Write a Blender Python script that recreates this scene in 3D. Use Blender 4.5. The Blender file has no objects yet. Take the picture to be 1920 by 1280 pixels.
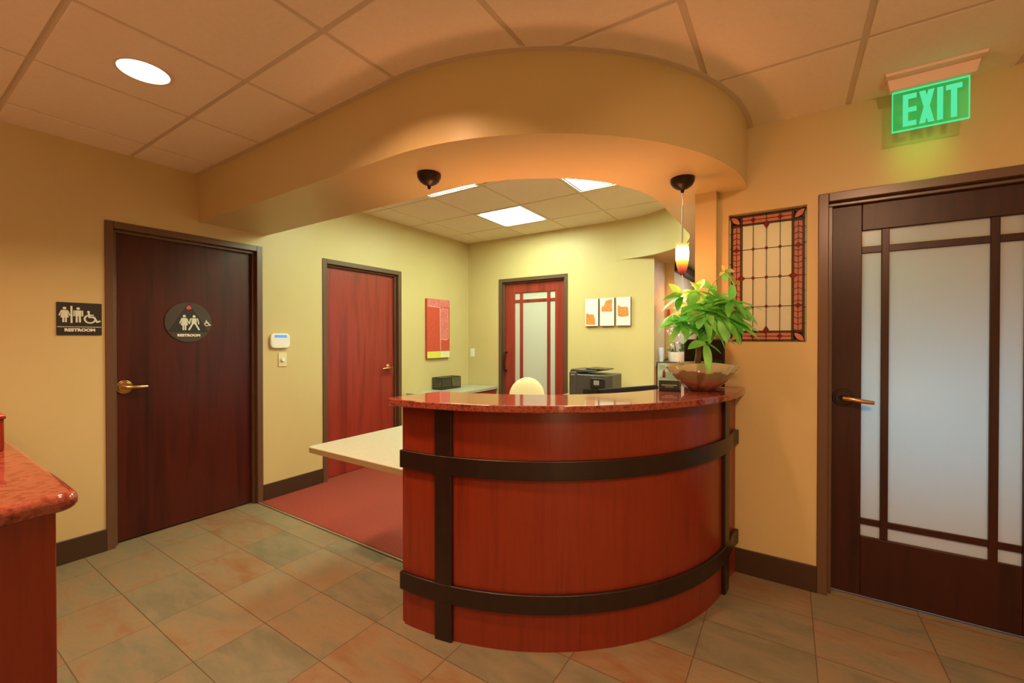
import bpy, bmesh, math, random
from math import sin, cos, pi, radians, sqrt
from mathutils import Vector, Matrix

random.seed(7)
COL = bpy.context.scene.collection
SC = bpy.context.scene

# ------------------------------------------------------------------ helpers
def S(r, g, b):
    f = lambda c: (c/255/12.92) if c/255 <= .04045 else ((c/255+.055)/1.055)**2.4
    return (f(r), f(g), f(b), 1)

class MB:
    """collects geometry in a local frame (a, b, c) -> o + u*a + v*b + n*c and links it as one mesh"""
    def __init__(s, o=(0, 0, 0), u=(1, 0, 0), v=(0, 1, 0), n=(0, 0, 1)):
        s.o, s.u, s.v, s.n = map(Vector, (o, u, v, n)); s.V = []; s.F = []; s.e = 0; s.jit = 0
    def p(s, a, b, c):
        s.V.append(s.o + s.u*a + s.v*b + s.n*c); return len(s.V)-1
    def box(s, a0, a1, b0, b1, c0, c1):
        i = [s.p(a, b, c) for c in (c0, c1) for (a, b) in ((a0, b0), (a1, b0), (a1, b1), (a0, b1))]
        s.F += [(i[3], i[2], i[1], i[0]), (i[4], i[5], i[6], i[7])] + [(i[k], i[(k+1) % 4], i[4+(k+1) % 4], i[4+k]) for k in range(4)]
        return s
    def prism(s, pts, c0, c1):
        s.e += s.jit; c1 += s.e; n = len(pts); lo = [s.p(a, b, c0) for a, b in pts]; hi = [s.p(a, b, c1) for a, b in pts]
        s.F += [tuple(reversed(lo)), tuple(hi)] + [(lo[k], lo[(k+1) % n], hi[(k+1) % n], hi[k]) for k in range(n)]
        return s
    def ribbon(s, A, B, c0, c1):
        """solid between two matching 2D polylines"""
        n = len(A)
        a0 = [s.p(x, y, c0) for x, y in A]; a1 = [s.p(x, y, c1) for x, y in A]
        b0 = [s.p(x, y, c0) for x, y in B]; b1 = [s.p(x, y, c1) for x, y in B]
        for k in range(n-1):
            s.F += [(a0[k], a0[k+1], a1[k+1], a1[k]), (b0[k+1], b0[k], b1[k], b1[k+1]), (a1[k], a1[k+1], b1[k+1], b1[k]), (b0[k], b0[k+1], a0[k+1], a0[k])]
        for k in (0, n-1): s.F.append((a0[k], a1[k], b1[k], b0[k]))
        return s
    def disk(s, a, b, r, c0, c1, seg=28, ry=None):
        ry = ry or r
        return s.prism([(a+r*cos(2*pi*k/seg), b+ry*sin(2*pi*k/seg)) for k in range(seg)], c0, c1)
    def ring(s, a, b, r0, r1, c0, c1, seg=32):
        A = [(a+r0*cos(2*pi*k/seg), b+r0*sin(2*pi*k/seg)) for k in range(seg+1)]
        B = [(a+r1*cos(2*pi*k/seg), b+r1*sin(2*pi*k/seg)) for k in range(seg+1)]
        return s.ribbon(A, B, c0, c1)
    def stroke(s, pts, w, c0, c1, joints=True):
        for k in range(len(pts)-1):
            x0, y0 = pts[k]; x1, y1 = pts[k+1]; L = math.hypot(x1-x0, y1-y0) or 1
            nx, ny = -(y1-y0)/L*w/2, (x1-x0)/L*w/2
            s.prism([(x0-nx, y0-ny), (x1-nx, y1-ny), (x1+nx, y1+ny), (x0+nx, y0+ny)], c0, c1)
        if joints:
            for x, y in pts: s.disk(x, y, w/2, c0, c1, 10)
        return s
    def tube(s, pts, r, seg=10, caps=True):
        pts = [Vector(q) for q in pts]; n = len(pts); R = r if isinstance(r, (list, tuple)) else [r]*n
        up = Vector((0, 0, 1)); rings = []; prev = None
        for k in range(n):
            t = (pts[min(k+1, n-1)]-pts[max(k-1, 0)]).normalized()
            ref = prev if prev is not None else (Vector((1, 0, 0)) if abs(t.dot(up)) > .9 else up)
            x = (ref - t*ref.dot(t)).normalized(); y = t.cross(x); prev = x
            rings.append([s.p(*(pts[k] + (x*cos(2*pi*j/seg) + y*sin(2*pi*j/seg))*R[k])) for j in range(seg)])
        for k in range(n-1):
            for j in range(seg):
                s.F.append((rings[k][j], rings[k][(j+1) % seg], rings[k+1][(j+1) % seg], rings[k+1][j]))
        if caps: s.F += [tuple(reversed(rings[0])), tuple(rings[-1])]
        return s
    def lathe(s, prof, a=0, b=0, seg=28, sx=1, sy=1):
        rings = []
        for r, z in prof:
            rings.append([s.p(a, b, z)] if r < 1e-6 else [s.p(a+r*sx*cos(2*pi*j/seg), b+r*sy*sin(2*pi*j/seg), z) for j in range(seg)])
        for A, B in zip(rings, rings[1:]):
            for j in range(seg):
                k = (j+1) % seg
                if len(A) == 1 and len(B) == 1: continue
                if len(A) == 1: s.F.append((A[0], B[k], B[j]))
                elif len(B) == 1: s.F.append((A[j], A[k], B[0]))
                else: s.F.append((A[j], A[k], B[k], B[j]))
        for R, rev in ((rings[0], True), (rings[-1], False)):
            if len(R) > 1: s.F.append(tuple(reversed(R)) if rev else tuple(R))
        return s
    def text(s, txt, size, a, b, c0, c1, bold=0.0, sx=1.0):
        cu = bpy.data.curves.new('t', 'FONT'); cu.body = txt; cu.size = size; cu.offset = bold
        cu.align_x = 'CENTER'; cu.align_y = 'CENTER'; cu.extrude = (c1-c0)/2; cu.resolution_u = 3
        ob = bpy.data.objects.new('t', cu); COL.objects.link(ob)
        dg = bpy.context.evaluated_depsgraph_get(); dg.update()
        me = bpy.data.meshes.new_from_object(ob.evaluated_get(dg)); base = len(s.V)
        for v in me.vertices: s.p(a+v.co.x*sx, b+v.co.y, (c0+c1)/2+v.co.z)
        for f in me.polygons: s.F.append(tuple(base+i for i in f.vertices))
        bpy.data.objects.remove(ob); bpy.data.curves.remove(cu); bpy.data.meshes.remove(me)
        return s
    def build(s, name, mat, parent=None, bevel=0, seg=2, smooth=35, weld=False, subsurf=0):
        me = bpy.data.meshes.new(name)
        inv = Matrix.Identity(4)
        if parent is not None:
            w = Matrix.Identity(4); q = parent
            while q is not None: w = (Matrix.LocRotScale(q.location, q.rotation_euler, None)) @ w; q = q.parent
            inv = w.inverted()
        me.from_pydata([inv @ v for v in s.V], [], s.F)
        bm = bmesh.new(); bm.from_mesh(me)
        if weld: bmesh.ops.remove_doubles(bm, verts=bm.verts, dist=1e-5)
        bmesh.ops.recalc_face_normals(bm, faces=bm.faces); bm.to_mesh(me); bm.free()
        if smooth:
            for f in me.polygons: f.use_smooth = True
            me.set_sharp_from_angle(angle=radians(smooth))
        me.materials.append(mat)
        ob = bpy.data.objects.new(name, me); COL.objects.link(ob); ob.parent = parent
        if bevel:
            m = ob.modifiers.new('bevel', 'BEVEL'); m.width = bevel; m.segments = seg; m.limit_method = 'ANGLE'; m.angle_limit = radians(40)
        if subsurf:
            m = ob.modifiers.new('sub', 'SUBSURF'); m.levels = m.render_levels = subsurf
        return ob

def tag(o, label=None, cat=None, group=None, kind=None):
    for k, v in (('label', label), ('category', cat), ('group', group), ('kind', kind)):
        if v: o[k] = v
    return o
def thing(name, loc, label, cat, group=None, kind=None, rz=0):
    o = bpy.data.objects.new(name, None); COL.objects.link(o); o.location = loc; o.rotation_euler = (0, 0, rz); o.empty_display_size = .1
    return tag(o, label, cat, group, kind)
def copy_tree(root):
    r = root.copy(); COL.objects.link(r)
    def kids(src, dst):
        for ch in list(src.children):
            c = ch.copy(); COL.objects.link(c); c.parent = dst; kids(ch, c)
    kids(root, r); return r
def onX(x, **k): return MB((x, 0, 0), (0, 1, 0), (0, 0, 1), (1, 0, 0), **k)     # wall facing +X : (y, z, out)
def onY(y, **k): return MB((0, y, 0), (1, 0, 0), (0, 0, 1), (0, -1, 0), **k)    # wall facing -Y : (x, z, out)
def arc(cx, cy, r, a0, a1, n):
    return [(cx+r*cos(radians(a0+(a1-a0)*k/n)), cy+r*sin(radians(a0+(a1-a0)*k/n))) for k in range(n+1)]
def rrect(a0, a1, b0, b1, r, n=6):
    return arc(a1-r, b1-r, r, 0, 90, n)+arc(a0+r, b1-r, r, 90, 180, n)+arc(a0+r, b0+r, r, 180, 270, n)+arc(a1-r, b0+r, r, 270, 360, n)

# ------------------------------------------------------------------ materials
def new(name):
    m = bpy.data.materials.new(name); m.use_nodes = True; nt = m.node_tree; nt.nodes.clear()
    out = nt.nodes.new('ShaderNodeOutputMaterial'); b = nt.nodes.new('ShaderNodeBsdfPrincipled')
    nt.links.new(b.outputs[0], out.inputs[0]); return m, nt, b, out
def N(nt, t, **k):
    n = nt.nodes.new(t)
    for a, v in k.items(): setattr(n, a, v)
    return n
def plain(name, col, rough=.5, metal=0, spec=.5, coat=0, emis=None, es=0):
    m, nt, b, o = new(name); b.inputs['Base Color'].default_value = col; b.inputs['Roughness'].default_value = rough
    b.inputs['Metallic'].default_value = metal; b.inputs['Specular IOR Level'].default_value = spec; b.inputs['Coat Weight'].default_value = coat
    if emis: b.inputs['Emission Color'].default_value = emis; b.inputs['Emission Strength'].default_value = es
    return m
def mottled(name, cols, scale=(5, 5, 5), rough=.5, detail=4, spec=.5, bump=0, bscale=200, metal=0, pos=None, coat=0, dist=0, nscale=1):
    m, nt, b, o = new(name)
    tc = N(nt, 'ShaderNodeTexCoord'); mp = N(nt, 'ShaderNodeMapping'); mp.inputs['Scale'].default_value = scale
    no = N(nt, 'ShaderNodeTexNoise'); no.inputs['Scale'].default_value = nscale; no.inputs['Detail'].default_value = detail; no.inputs['Roughness'].default_value = .65; no.inputs['Distortion'].default_value = dist
    cr = N(nt, 'ShaderNodeValToRGB'); e = cr.color_ramp.elements
    pos = pos or [.3+.4*k/(len(cols)-1) for k in range(len(cols))]
    e[0].position, e[0].color = pos[0], cols[0]; e[1].position, e[1].color = pos[-1], cols[-1]
    for c, q in list(zip(cols, pos))[1:-1]: k = e.new(q); k.color = c
    L = nt.links.new
    L(tc.outputs['Object'], mp.inputs[0]); L(mp.outputs[0], no.inputs['Vector']); L(no.outputs[0], cr.inputs[0]); L(cr.outputs[0], b.inputs['Base Color'])
    b.inputs['Roughness'].default_value = rough; b.inputs['Specular IOR Level'].default_value = spec; b.inputs['Metallic'].default_value = metal; b.inputs['Coat Weight'].default_value = coat
    b.inputs['Coat Roughness'].default_value = .08
    if bump:
        n2 = N(nt, 'ShaderNodeTexNoise'); n2.inputs['Scale'].default_value = bscale; n2.inputs['Detail'].default_value = 2
        bp = N(nt, 'ShaderNodeBump'); bp.inputs['Strength'].default_value = bump; bp.inputs['Distance'].default_value = .002
        L(tc.outputs['Object'], n2.inputs['Vector']); L(n2.outputs[0], bp.inputs['Height']); L(bp.outputs[0], b.inputs['Normal'])
    return m

PAINT = mottled('wall_paint', [(.58, .475, .235, 1), (.61, .50, .25, 1)], (1.5,)*3, .42, 3, .45, bump=.08, bscale=260)
TILE = mottled('ceiling_tile', [(.84, .76, .64, 1), (.88, .80, .68, 1)], (60,)*3, .9, 3, .1, bump=.25, bscale=420)
GRID = plain('ceiling_grid', (.64, .56, .43, 1), .5)
BASE = plain('baseboard_vinyl', (.050, .024, .012, 1), .45)
FRAME = plain('bronze_frame', (.115, .062, .036, 1), .30, 0, .6)
DWOOD = mottled('shaded_door_wood', [(.024, .0048, .003, 1), (.068, .010, .005, 1), (.036, .006, .0035, 1)], (7, 7, .5), .36, 6, .35, dist=.4)  # same wood as the red doors, with dimmer light put into its colour
DWOOD2 = mottled('darker_door_wood', [(.014, .0045, .003, 1), (.040, .009, .005, 1), (.022, .006, .0035, 1)], (9, 9, .6), .36, 5, .35, dist=.4)  # further darkened copy of the door wood, for the exit door
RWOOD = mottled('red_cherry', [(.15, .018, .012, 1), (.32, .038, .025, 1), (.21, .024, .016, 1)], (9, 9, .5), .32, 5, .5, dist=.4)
CHERRY = mottled('desk_cherry', [(.16, .019, .007, 1), (.23, .030, .011, 1), (.185, .022, .008, 1)], (22, 22, 1.1), .30, 5, .5, dist=.3)
TRIM = mottled('espresso_trim', [(.012, .006, .004, 1), (.022, .010, .007, 1)], (20, 20, 3), .36, 4, .5)
GRANITE = mottled('red_granite', [(.07, .012, .008, 1), (.23, .045, .030, 1), (.31, .085, .058, 1), (.15, .030, .02, 1)], (55,)*3, .07, 6, .5, pos=[.30, .45, .56, .70], coat=.3)
GRANITE2 = GRANITE
LAM = mottled('pale_laminate', [(.40, .41, .33, 1), (.44, .45, .36, 1)], (40,)*3, .35, 3)
LAMEDGE = plain('laminate_edge', (.33, .25, .13, 1), .45)
BRONZE = plain('oil_bronze', (.035, .022, .014, 1), .38, .6)
BRASS = plain('antique_brass', (.62, .40, .17, 1), .24, 1)
COPPER = plain('copper_lever', (.62, .30, .15, 1), .26, 1)
STEEL = plain('steel', (.7, .7, .72, 1), .2, 1)
WHITE = plain('white_plastic', (.80, .80, .78, 1), .4)
IVORY = plain('ivory_plastic', (.72, .66, .42, 1), .4)
BLACK = plain('black_plastic', (.012, .011, .012, 1), .35)
BLACKGLOSS = plain('black_screen', (.008, .007, .009, 1), .08)
SIGNB = plain('sign_brown', (.014, .011, .009, 1), .5)
SIGNG = plain('sign_grey_brown', (.048, .036, .028, 1), .4)
ICON = plain('sign_icon', (.66, .74, .64, 1), .5)
SIGNW = plain('sign_white', (.85, .85, .82, 1), .5)
METALSTRIP = plain('metal_strip', (.42, .36, .26, 1), .35, .7)
CREAM = mottled('cream_fabric', [(.66, .56, .35, 1), (.72, .62, .40, 1)], (90,)*3, .9, 2, .1, bump=.3, bscale=500)
GREENP = plain('petiole_green', (.22, .36, .06, 1), .5)
BARK = mottled('bark', [(.16, .07, .03, 1), (.28, .15, .07, 1)], (60, 60, 20), .8, 3)

def emit(name, col, s):
    m = bpy.data.materials.new(name); m.use_nodes = True; nt = m.node_tree; nt.nodes.clear()
    e = N(nt, 'ShaderNodeEmission'); e.inputs[0].default_value = (*col, 1); e.inputs[1].default_value = s
    o = N(nt, 'ShaderNodeOutputMaterial'); nt.links.new(e.outputs[0], o.inputs[0]); return m
PANEL = emit('light_panel', (.82, 1.0, .66), 34)
LENS = emit('downlight_lens', (1.0, .90, .70), 5)

def floor_tile():
    m, nt, b, o = new('slate_tile'); L = nt.links.new
    tc = N(nt, 'ShaderNodeTexCoord')
    mp = N(nt, 'ShaderNodeVectorMath', operation='ADD'); mp.inputs[1].default_value = (2.155+10*.4525, -1.093+20*.3017, 0)
    dv = N(nt, 'ShaderNodeVectorMath', operation='DIVIDE'); dv.inputs[1].default_value = (.4525, .3017, 1)
    fl = N(nt, 'ShaderNodeVectorMath', operation='FLOOR'); fr = N(nt, 'ShaderNodeVectorMath', operation='FRACTION')
    L(tc.outputs['Object'], mp.inputs[0]); L(mp.outputs[0], dv.inputs[0]); L(dv.outputs[0], fl.inputs[0]); L(dv.outputs[0], fr.inputs[0])
    wn = N(nt, 'ShaderNodeTexWhiteNoise'); L(fl.outputs[0], wn.inputs[0])
    # slate clouding, shifted per tile
    sc = N(nt, 'ShaderNodeVectorMath', operation='SCALE'); sc.inputs['Scale'].default_value = 7; L(wn.outputs['Color'], sc.inputs[0])
    ad = N(nt, 'ShaderNodeVectorMath', operation='ADD'); L(tc.outputs['Object'], ad.inputs[0]); L(sc.outputs[0], ad.inputs[1])
    mpp = N(nt, 'ShaderNodeMapping'); mpp.inputs['Scale'].default_value = (1.6, 4.2, 1); mpp.inputs['Rotation'].default_value = (0, 0, .35); L(ad.outputs[0], mpp.inputs[0])
    no = N(nt, 'ShaderNodeTexNoise'); no.inputs['Scale'].default_value = 2.1; no.inputs['Detail'].default_value = 10; no.inputs['Roughness'].default_value = .66; no.inputs['Distortion'].default_value = .45; L(mpp.outputs[0], no.inputs['Vector'])
    mx = N(nt, 'ShaderNodeMath', operation='MULTIPLY_ADD'); mx.inputs[1].default_value = .44; L(wn.outputs['Value'], mx.inputs[0])
    m2 = N(nt, 'ShaderNodeMath', operation='MULTIPLY_ADD'); m2.inputs[1].default_value = 1.5; m2.inputs[2].default_value = -.46; L(no.outputs[0], m2.inputs[0]); L(m2.outputs[0], mx.inputs[2])
    cr = N(nt, 'ShaderNodeValToRGB'); e = cr.color_ramp.elements
    e[0].position = .15; e[0].color = (.155, .148, .095, 1); e[1].position = .95; e[1].color = (.215, .11, .05, 1)
    for q, c in ((.40, (.20, .182, .118, 1)), (.60, (.245, .188, .112, 1)), (.78, (.235, .150, .080, 1))): k = e.new(q); k.color = c
    L(mx.outputs[0], cr.inputs[0])
    # grout mask
    sep = N(nt, 'ShaderNodeSeparateXYZ'); L(fr.outputs[0], sep.inputs[0])
    def edge(sock, w):
        a = N(nt, 'ShaderNodeMath', operation='SUBTRACT'); a.inputs[1].default_value = .5; L(sock, a.inputs[0])
        c = N(nt, 'ShaderNodeMath', operation='ABSOLUTE'); L(a.outputs[0], c.inputs[0])
        g = N(nt, 'ShaderNodeMath', operation='GREATER_THAN'); g.inputs[1].default_value = .5-w; L(c.outputs[0], g.inputs[0]); return g
    gx, gy = edge(sep.outputs[0], .0046), edge(sep.outputs[1], .0070)
    g = N(nt, 'ShaderNodeMath', operation='MAXIMUM'); L(gx.outputs[0], g.inputs[0]); L(gy.outputs[0], g.inputs[1])
    mix = N(nt, 'ShaderNodeMix', data_type='RGBA'); L(g.outputs[0], mix.inputs['Factor']); L(cr.outputs[0], mix.inputs['A']); mix.inputs['B'].default_value = (.11, .075, .04, 1)
    L(mix.outputs['Result'], b.inputs['Base Color'])
    h = N(nt, 'ShaderNodeMath', operation='MULTIPLY_ADD'); h.inputs[1].default_value = -1.2; L(g.outputs[0], h.inputs[0]); L(no.outputs[0], h.inputs[2])
    bp = N(nt, 'ShaderNodeBump'); bp.inputs['Strength'].default_value = .6; bp.inputs['Distance'].default_value = .009; L(h.outputs[0], bp.inputs['Height']); L(bp.outputs[0], b.inputs['Normal'])
    b.inputs['Roughness'].default_value = .48; b.inputs['Specular IOR Level'].default_value = .4
    return m
SLATE = floor_tile()

def carpet_mat():
    m, nt, b, o = new('red_carpet'); L = nt.links.new
    tc = N(nt, 'ShaderNodeTexCoord'); mp = N(nt, 'ShaderNodeMapping'); mp.inputs['Rotation'].default_value = (0, 0, .785); L(tc.outputs['Object'], mp.inputs[0])
    ck = N(nt, 'ShaderNodeTexChecker'); ck.inputs['Scale'].default_value = 85; L(mp.outputs[0], ck.inputs[0])
    ck.inputs[1].default_value = (.33, .075, .055, 1); ck.inputs[2].default_value = (.21, .045, .034, 1)
    no = N(nt, 'ShaderNodeTexNoise'); no.inputs['Scale'].default_value = 130; no.inputs['Detail'].default_value = 3; L(tc.outputs['Object'], no.inputs['Vector'])
    mix = N(nt, 'ShaderNodeMix', data_type='RGBA', blend_type='OVERLAY'); mix.inputs['Factor'].default_value = .5; L(ck.outputs[0], mix.inputs['A']); L(no.outputs[0], mix.inputs['B'])
    L(mix.outputs['Result'], b.inputs['Base Color']); b.inputs['Roughness'].default_value = .95; b.inputs['Specular IOR Level'].default_value = .05
    bp = N(nt, 'ShaderNodeBump'); bp.inputs['Strength'].default_value = .5; bp.inputs['Distance'].default_value = .003; L(no.outputs[0], bp.inputs['Height']); L(bp.outputs[0], b.inputs['Normal'])
    return m
CARPET = carpet_mat()

def frosted(name, col, tcol, mixv=.6, gl=.12):
    m = bpy.data.materials.new(name); m.use_nodes = True; nt = m.node_tree; nt.nodes.clear(); L = nt.links.new
    d = N(nt, 'ShaderNodeBsdfDiffuse'); d.inputs[0].default_value = col
    t = N(nt, 'ShaderNodeBsdfTranslucent'); t.inputs[0].default_value = tcol
    mx = N(nt, 'ShaderNodeMixShader'); mx.inputs[0].default_value = mixv
    g = N(nt, 'ShaderNodeBsdfGlossy'); g.inputs['Roughness'].default_value = .25
    fr = N(nt, 'ShaderNodeFresnel'); fr.inputs[0].default_value = 1.35
    m2 = N(nt, 'ShaderNodeMixShader'); o = N(nt, 'ShaderNodeOutputMaterial')
    L(d.outputs[0], mx.inputs[1]); L(t.outputs[0], mx.inputs[2]); L(fr.outputs[0], m2.inputs[0]); L(mx.outputs[0], m2.inputs[1]); L(g.outputs[0], m2.inputs[2]); L(m2.outputs[0], o.inputs[0])
    return m
FROST = frosted('frosted_glass', (.80, .68, .42, 1), (.36, .80, .88, 1), .50)
FROST2 = frosted('frosted_glass_inner', (.80, .80, .72, 1), (.85, .88, .90, 1), .35)
CLEARP = frosted('seedy_amber_glass', (.66, .57, .38, 1), (.85, .78, .58, 1), .45)
CORAL = frosted('coral_glass', (.90, .34, .23, 1), (.92, .36, .24, 1), .4)
REDGL = frosted('red_glass', (.30, .02, .02, 1), (.5, .02, .02, 1), .35)
GREENGL = frosted('green_glass', (.17, .18, .07, 1), (.3, .32, .12, 1), .4)
LEAD = plain('lead_came', (.03, .017, .010, 1), .5, .3)

def leaf_mat(name, c, c2):
    m = bpy.data.materials.new(name); m.use_nodes = True; nt = m.node_tree; nt.nodes.clear(); L = nt.links.new
    tc = N(nt, 'ShaderNodeTexCoord'); no = N(nt, 'ShaderNodeTexNoise'); no.inputs['Scale'].default_value = 9; L(tc.outputs['Object'], no.inputs['Vector'])
    cr = N(nt, 'ShaderNodeValToRGB'); cr.color_ramp.elements[0].position = .35; cr.color_ramp.elements[1].position = .65; cr.color_ramp.elements[0].color = c; cr.color_ramp.elements[1].color = c2; L(no.outputs[0], cr.inputs[0])
    b = N(nt, 'ShaderNodeBsdfPrincipled'); b.inputs['Roughness'].default_value = .42; L(cr.outputs[0], b.inputs['Base Color'])
    t = N(nt, 'ShaderNodeBsdfTranslucent'); L(cr.outputs[0], t.inputs[0])
    mx = N(nt, 'ShaderNodeMixShader'); mx.inputs[0].default_value = .35; o = N(nt, 'ShaderNodeOutputMaterial')
    L(b.outputs[0], mx.inputs[1]); L(t.outputs[0], mx.inputs[2]); L(mx.outputs[0], o.inputs[0]); return m
LEAF = leaf_mat('leaf_green', (.15, .57, .09, 1), (.36, .84, .22, 1))
YOUNG = leaf_mat('young_leaf', (.50, .52, .14, 1), (.62, .60, .22, 1))
DLEAF = leaf_mat('dark_leaf', (.05, .16, .03, 1), (.16, .28, .07, 1))

# ------------------------------------------------------------------ the room
XL, YB, YR, ZF, ZB, ZS = -3.77, 4.695, 2.88, 2.64, 2.725, 2.283
XE, Y0 = 2.3, -2.8      # far right end and the end behind

def wall_boxes(mb, a0, a1, z0, z1, holes, c0, c1):
    xs = sorted({a0, a1, *[h[0] for h in holes], *[h[1] for h in holes]})
    for p, q in zip(xs, xs[1:]):
        hs = sorted([h for h in holes if h[0] <= p and h[1] >= q], key=lambda h: h[2]); z = z0
        for h in hs:
            if h[2] > z: mb.box(p, q, z, h[2], c0, c1)
            z = h[3]
        if z < z1: mb.box(p, q, z, z1, c0, c1)
    return mb

D1, D2 = (.90, 1.90, 2.178), (2.46, 3.457, 2.172)
D3 = (-3.247, -2.237, 2.184); D4 = (.136, 1.114, 2.184)
FW = .046
hole = lambda d: (d[0]+FW-.008, d[1]-FW+.008, 0, d[2]-FW+.008)
w = wall_boxes(onX(XL), Y0, YB+.12, 0, 2.85, [hole(D1), hole(D2)], -.14, 0).build('wall_left', PAINT)
tag(w, 'tan painted wall with the two solid doors and the restroom sign', 'wall', kind='structure')
w = wall_boxes(onY(YB), XL-.14, -1.215, 0, 2.85, [hole(D3)], -.14, 0).build('wall_back', PAINT)
tag(w, 'olive tan wall behind the desk with the narrow glazed door and three canvases', 'wall', kind='structure')
WX0, WX1, WZ0, WZ1 = -.305, .085, 1.378, 2.142
w = wall_boxes(onY(YR), -.365, XE, 0, 2.75, [hole(D4), (WX0, WX1, WZ0, WZ1)], -.14, 0).build('wall_right', PAINT)
tag(w, 'tan wall with stained glass panel, exit sign and dark glazed door', 'wall', kind='structure')
w = MB().box(-.483, -.365, 2.818, 3.02, 0, ZS+.05).build('pillar', PAINT)
tag(w, 'narrow wall pillar beside the stained glass panel at the desk end', 'pillar', kind='structure')
w = MB().box(-1.355, -1.215, YB+.14, 5.22, 0, ZS+.05).box(-1.355, -1.12, 5.22, 5.34, 0, ZS+.05).box(-1.26, -1.12, 5.34, 7.3, 0, ZS+.05).build('wall_hall', PAINT)
tag(w, 'hallway wall continuing past the corner behind the potted plant', 'wall', kind='structure')
w = MB().box(-1.26, XE, 7.3, 7.42, 0, ZS+.05).box(XE, XE+.12, YR+.14, 7.42, 0, ZS+.05).build('wall_far', PAINT)
tag(w, 'far end wall of the hallway behind the reception', 'wall', kind='structure')
w = MB().box(XE, XE+.12, Y0, YR+.14, 0, 2.75).build('wall_side', PAINT); tag(w, 'side wall to the right of the dark glazed door', 'wall', kind='structure')
w = MB().box(XL, XE, Y0-.12, Y0, 0, 2.75).build('wall_front', PAINT); tag(w, 'wall behind the viewpoint', 'wall', kind='structure')

# floor: slate in front, carpet behind the desk and in the hall
YC = 1.878
f = MB().box(XL-.14, XE+.1, Y0, 3.0, -.05, 0).build('floor', SLATE); tag(f, 'slate look tile floor in tan, rust and grey green', 'floor', kind='structure')
cp = [(XL-.13, YC), (-1.6, YC)] + [(-1.6, 1.70)] + arc(-1.62, 2.79, 1.10, -89, 0, 20) + [(-.50, 3.0), (XE, 3.01), (XE, 7.3), (XL-.13, 7.3)]
f = MB().prism(cp, .001, .008).build('carpet_floor', CARPET); tag(f, 'red woven carpet behind the desk and along the left wall', 'carpet', kind='structure')
f = MB().box(XL, -1.61, YC-.02, YC-.002, 0, .007).build('trim_1', METALSTRIP, bevel=.002); tag(f, 'thin metal strip between slate tiles and red carpet', 'trim', kind='structure')

# baseboards
def baseboard(name, boxes, label):
    m = MB()
    for b_ in boxes: m.box(*b_, 0.0, .145)
    tag(m.build(name, BASE, bevel=.003), label, 'baseboard', kind='structure')
baseboard('baseboard_left', [(XL, XL+.012, Y0, D1[0]), (XL, XL+.012, D1[1], D2[0]), (XL, XL+.012, D2[1], YB)], 'dark brown baseboard under the wall with the solid doors')
baseboard('baseboard_back', [(XL, D3[0], YB-.012, YB), (D3[1], -1.215, YB-.012, YB)], 'dark brown baseboard on the wall behind the desk')
baseboard('baseboard_right', [(-.28, D4[0], YR-.012, YR), (D4[1], XE, YR-.012, YR)], 'dark brown baseboard between the reception desk and the dark glazed door')

# curved soffit over the desk (outer and inner edges of the opening)
O = [(XL, 1.435), (-2.6, 1.435)] + arc(-1.605, 2.825, 1.398, -90, 0, 40) + [(-.207, 2.9)]
I1 = arc(-1.635, 2.865, .93, -90, 0, 34); I2 = [(-1.635+.93*cos(radians(3*k)), 3.785+.909*sin(radians(3*k))) for k in range(31)]
I = [(XL, 1.94)] + I1 + I2
poly = O + [(-.207, 3.0), (XE, 3.0), (XE, 7.3), (-1.12, 7.3), (-1.12, 5.22), (-1.215, 5.22), (-1.215, YB+.02), (-1.66, YB+.02)] + list(reversed(I))
b = MB().prism(poly, ZS, 2.80).build('ceiling_soffit', PAINT, smooth=30)
tag(b, 'curved tan ceiling soffit sweeping over the reception desk', 'soffit', kind='structure')

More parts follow.
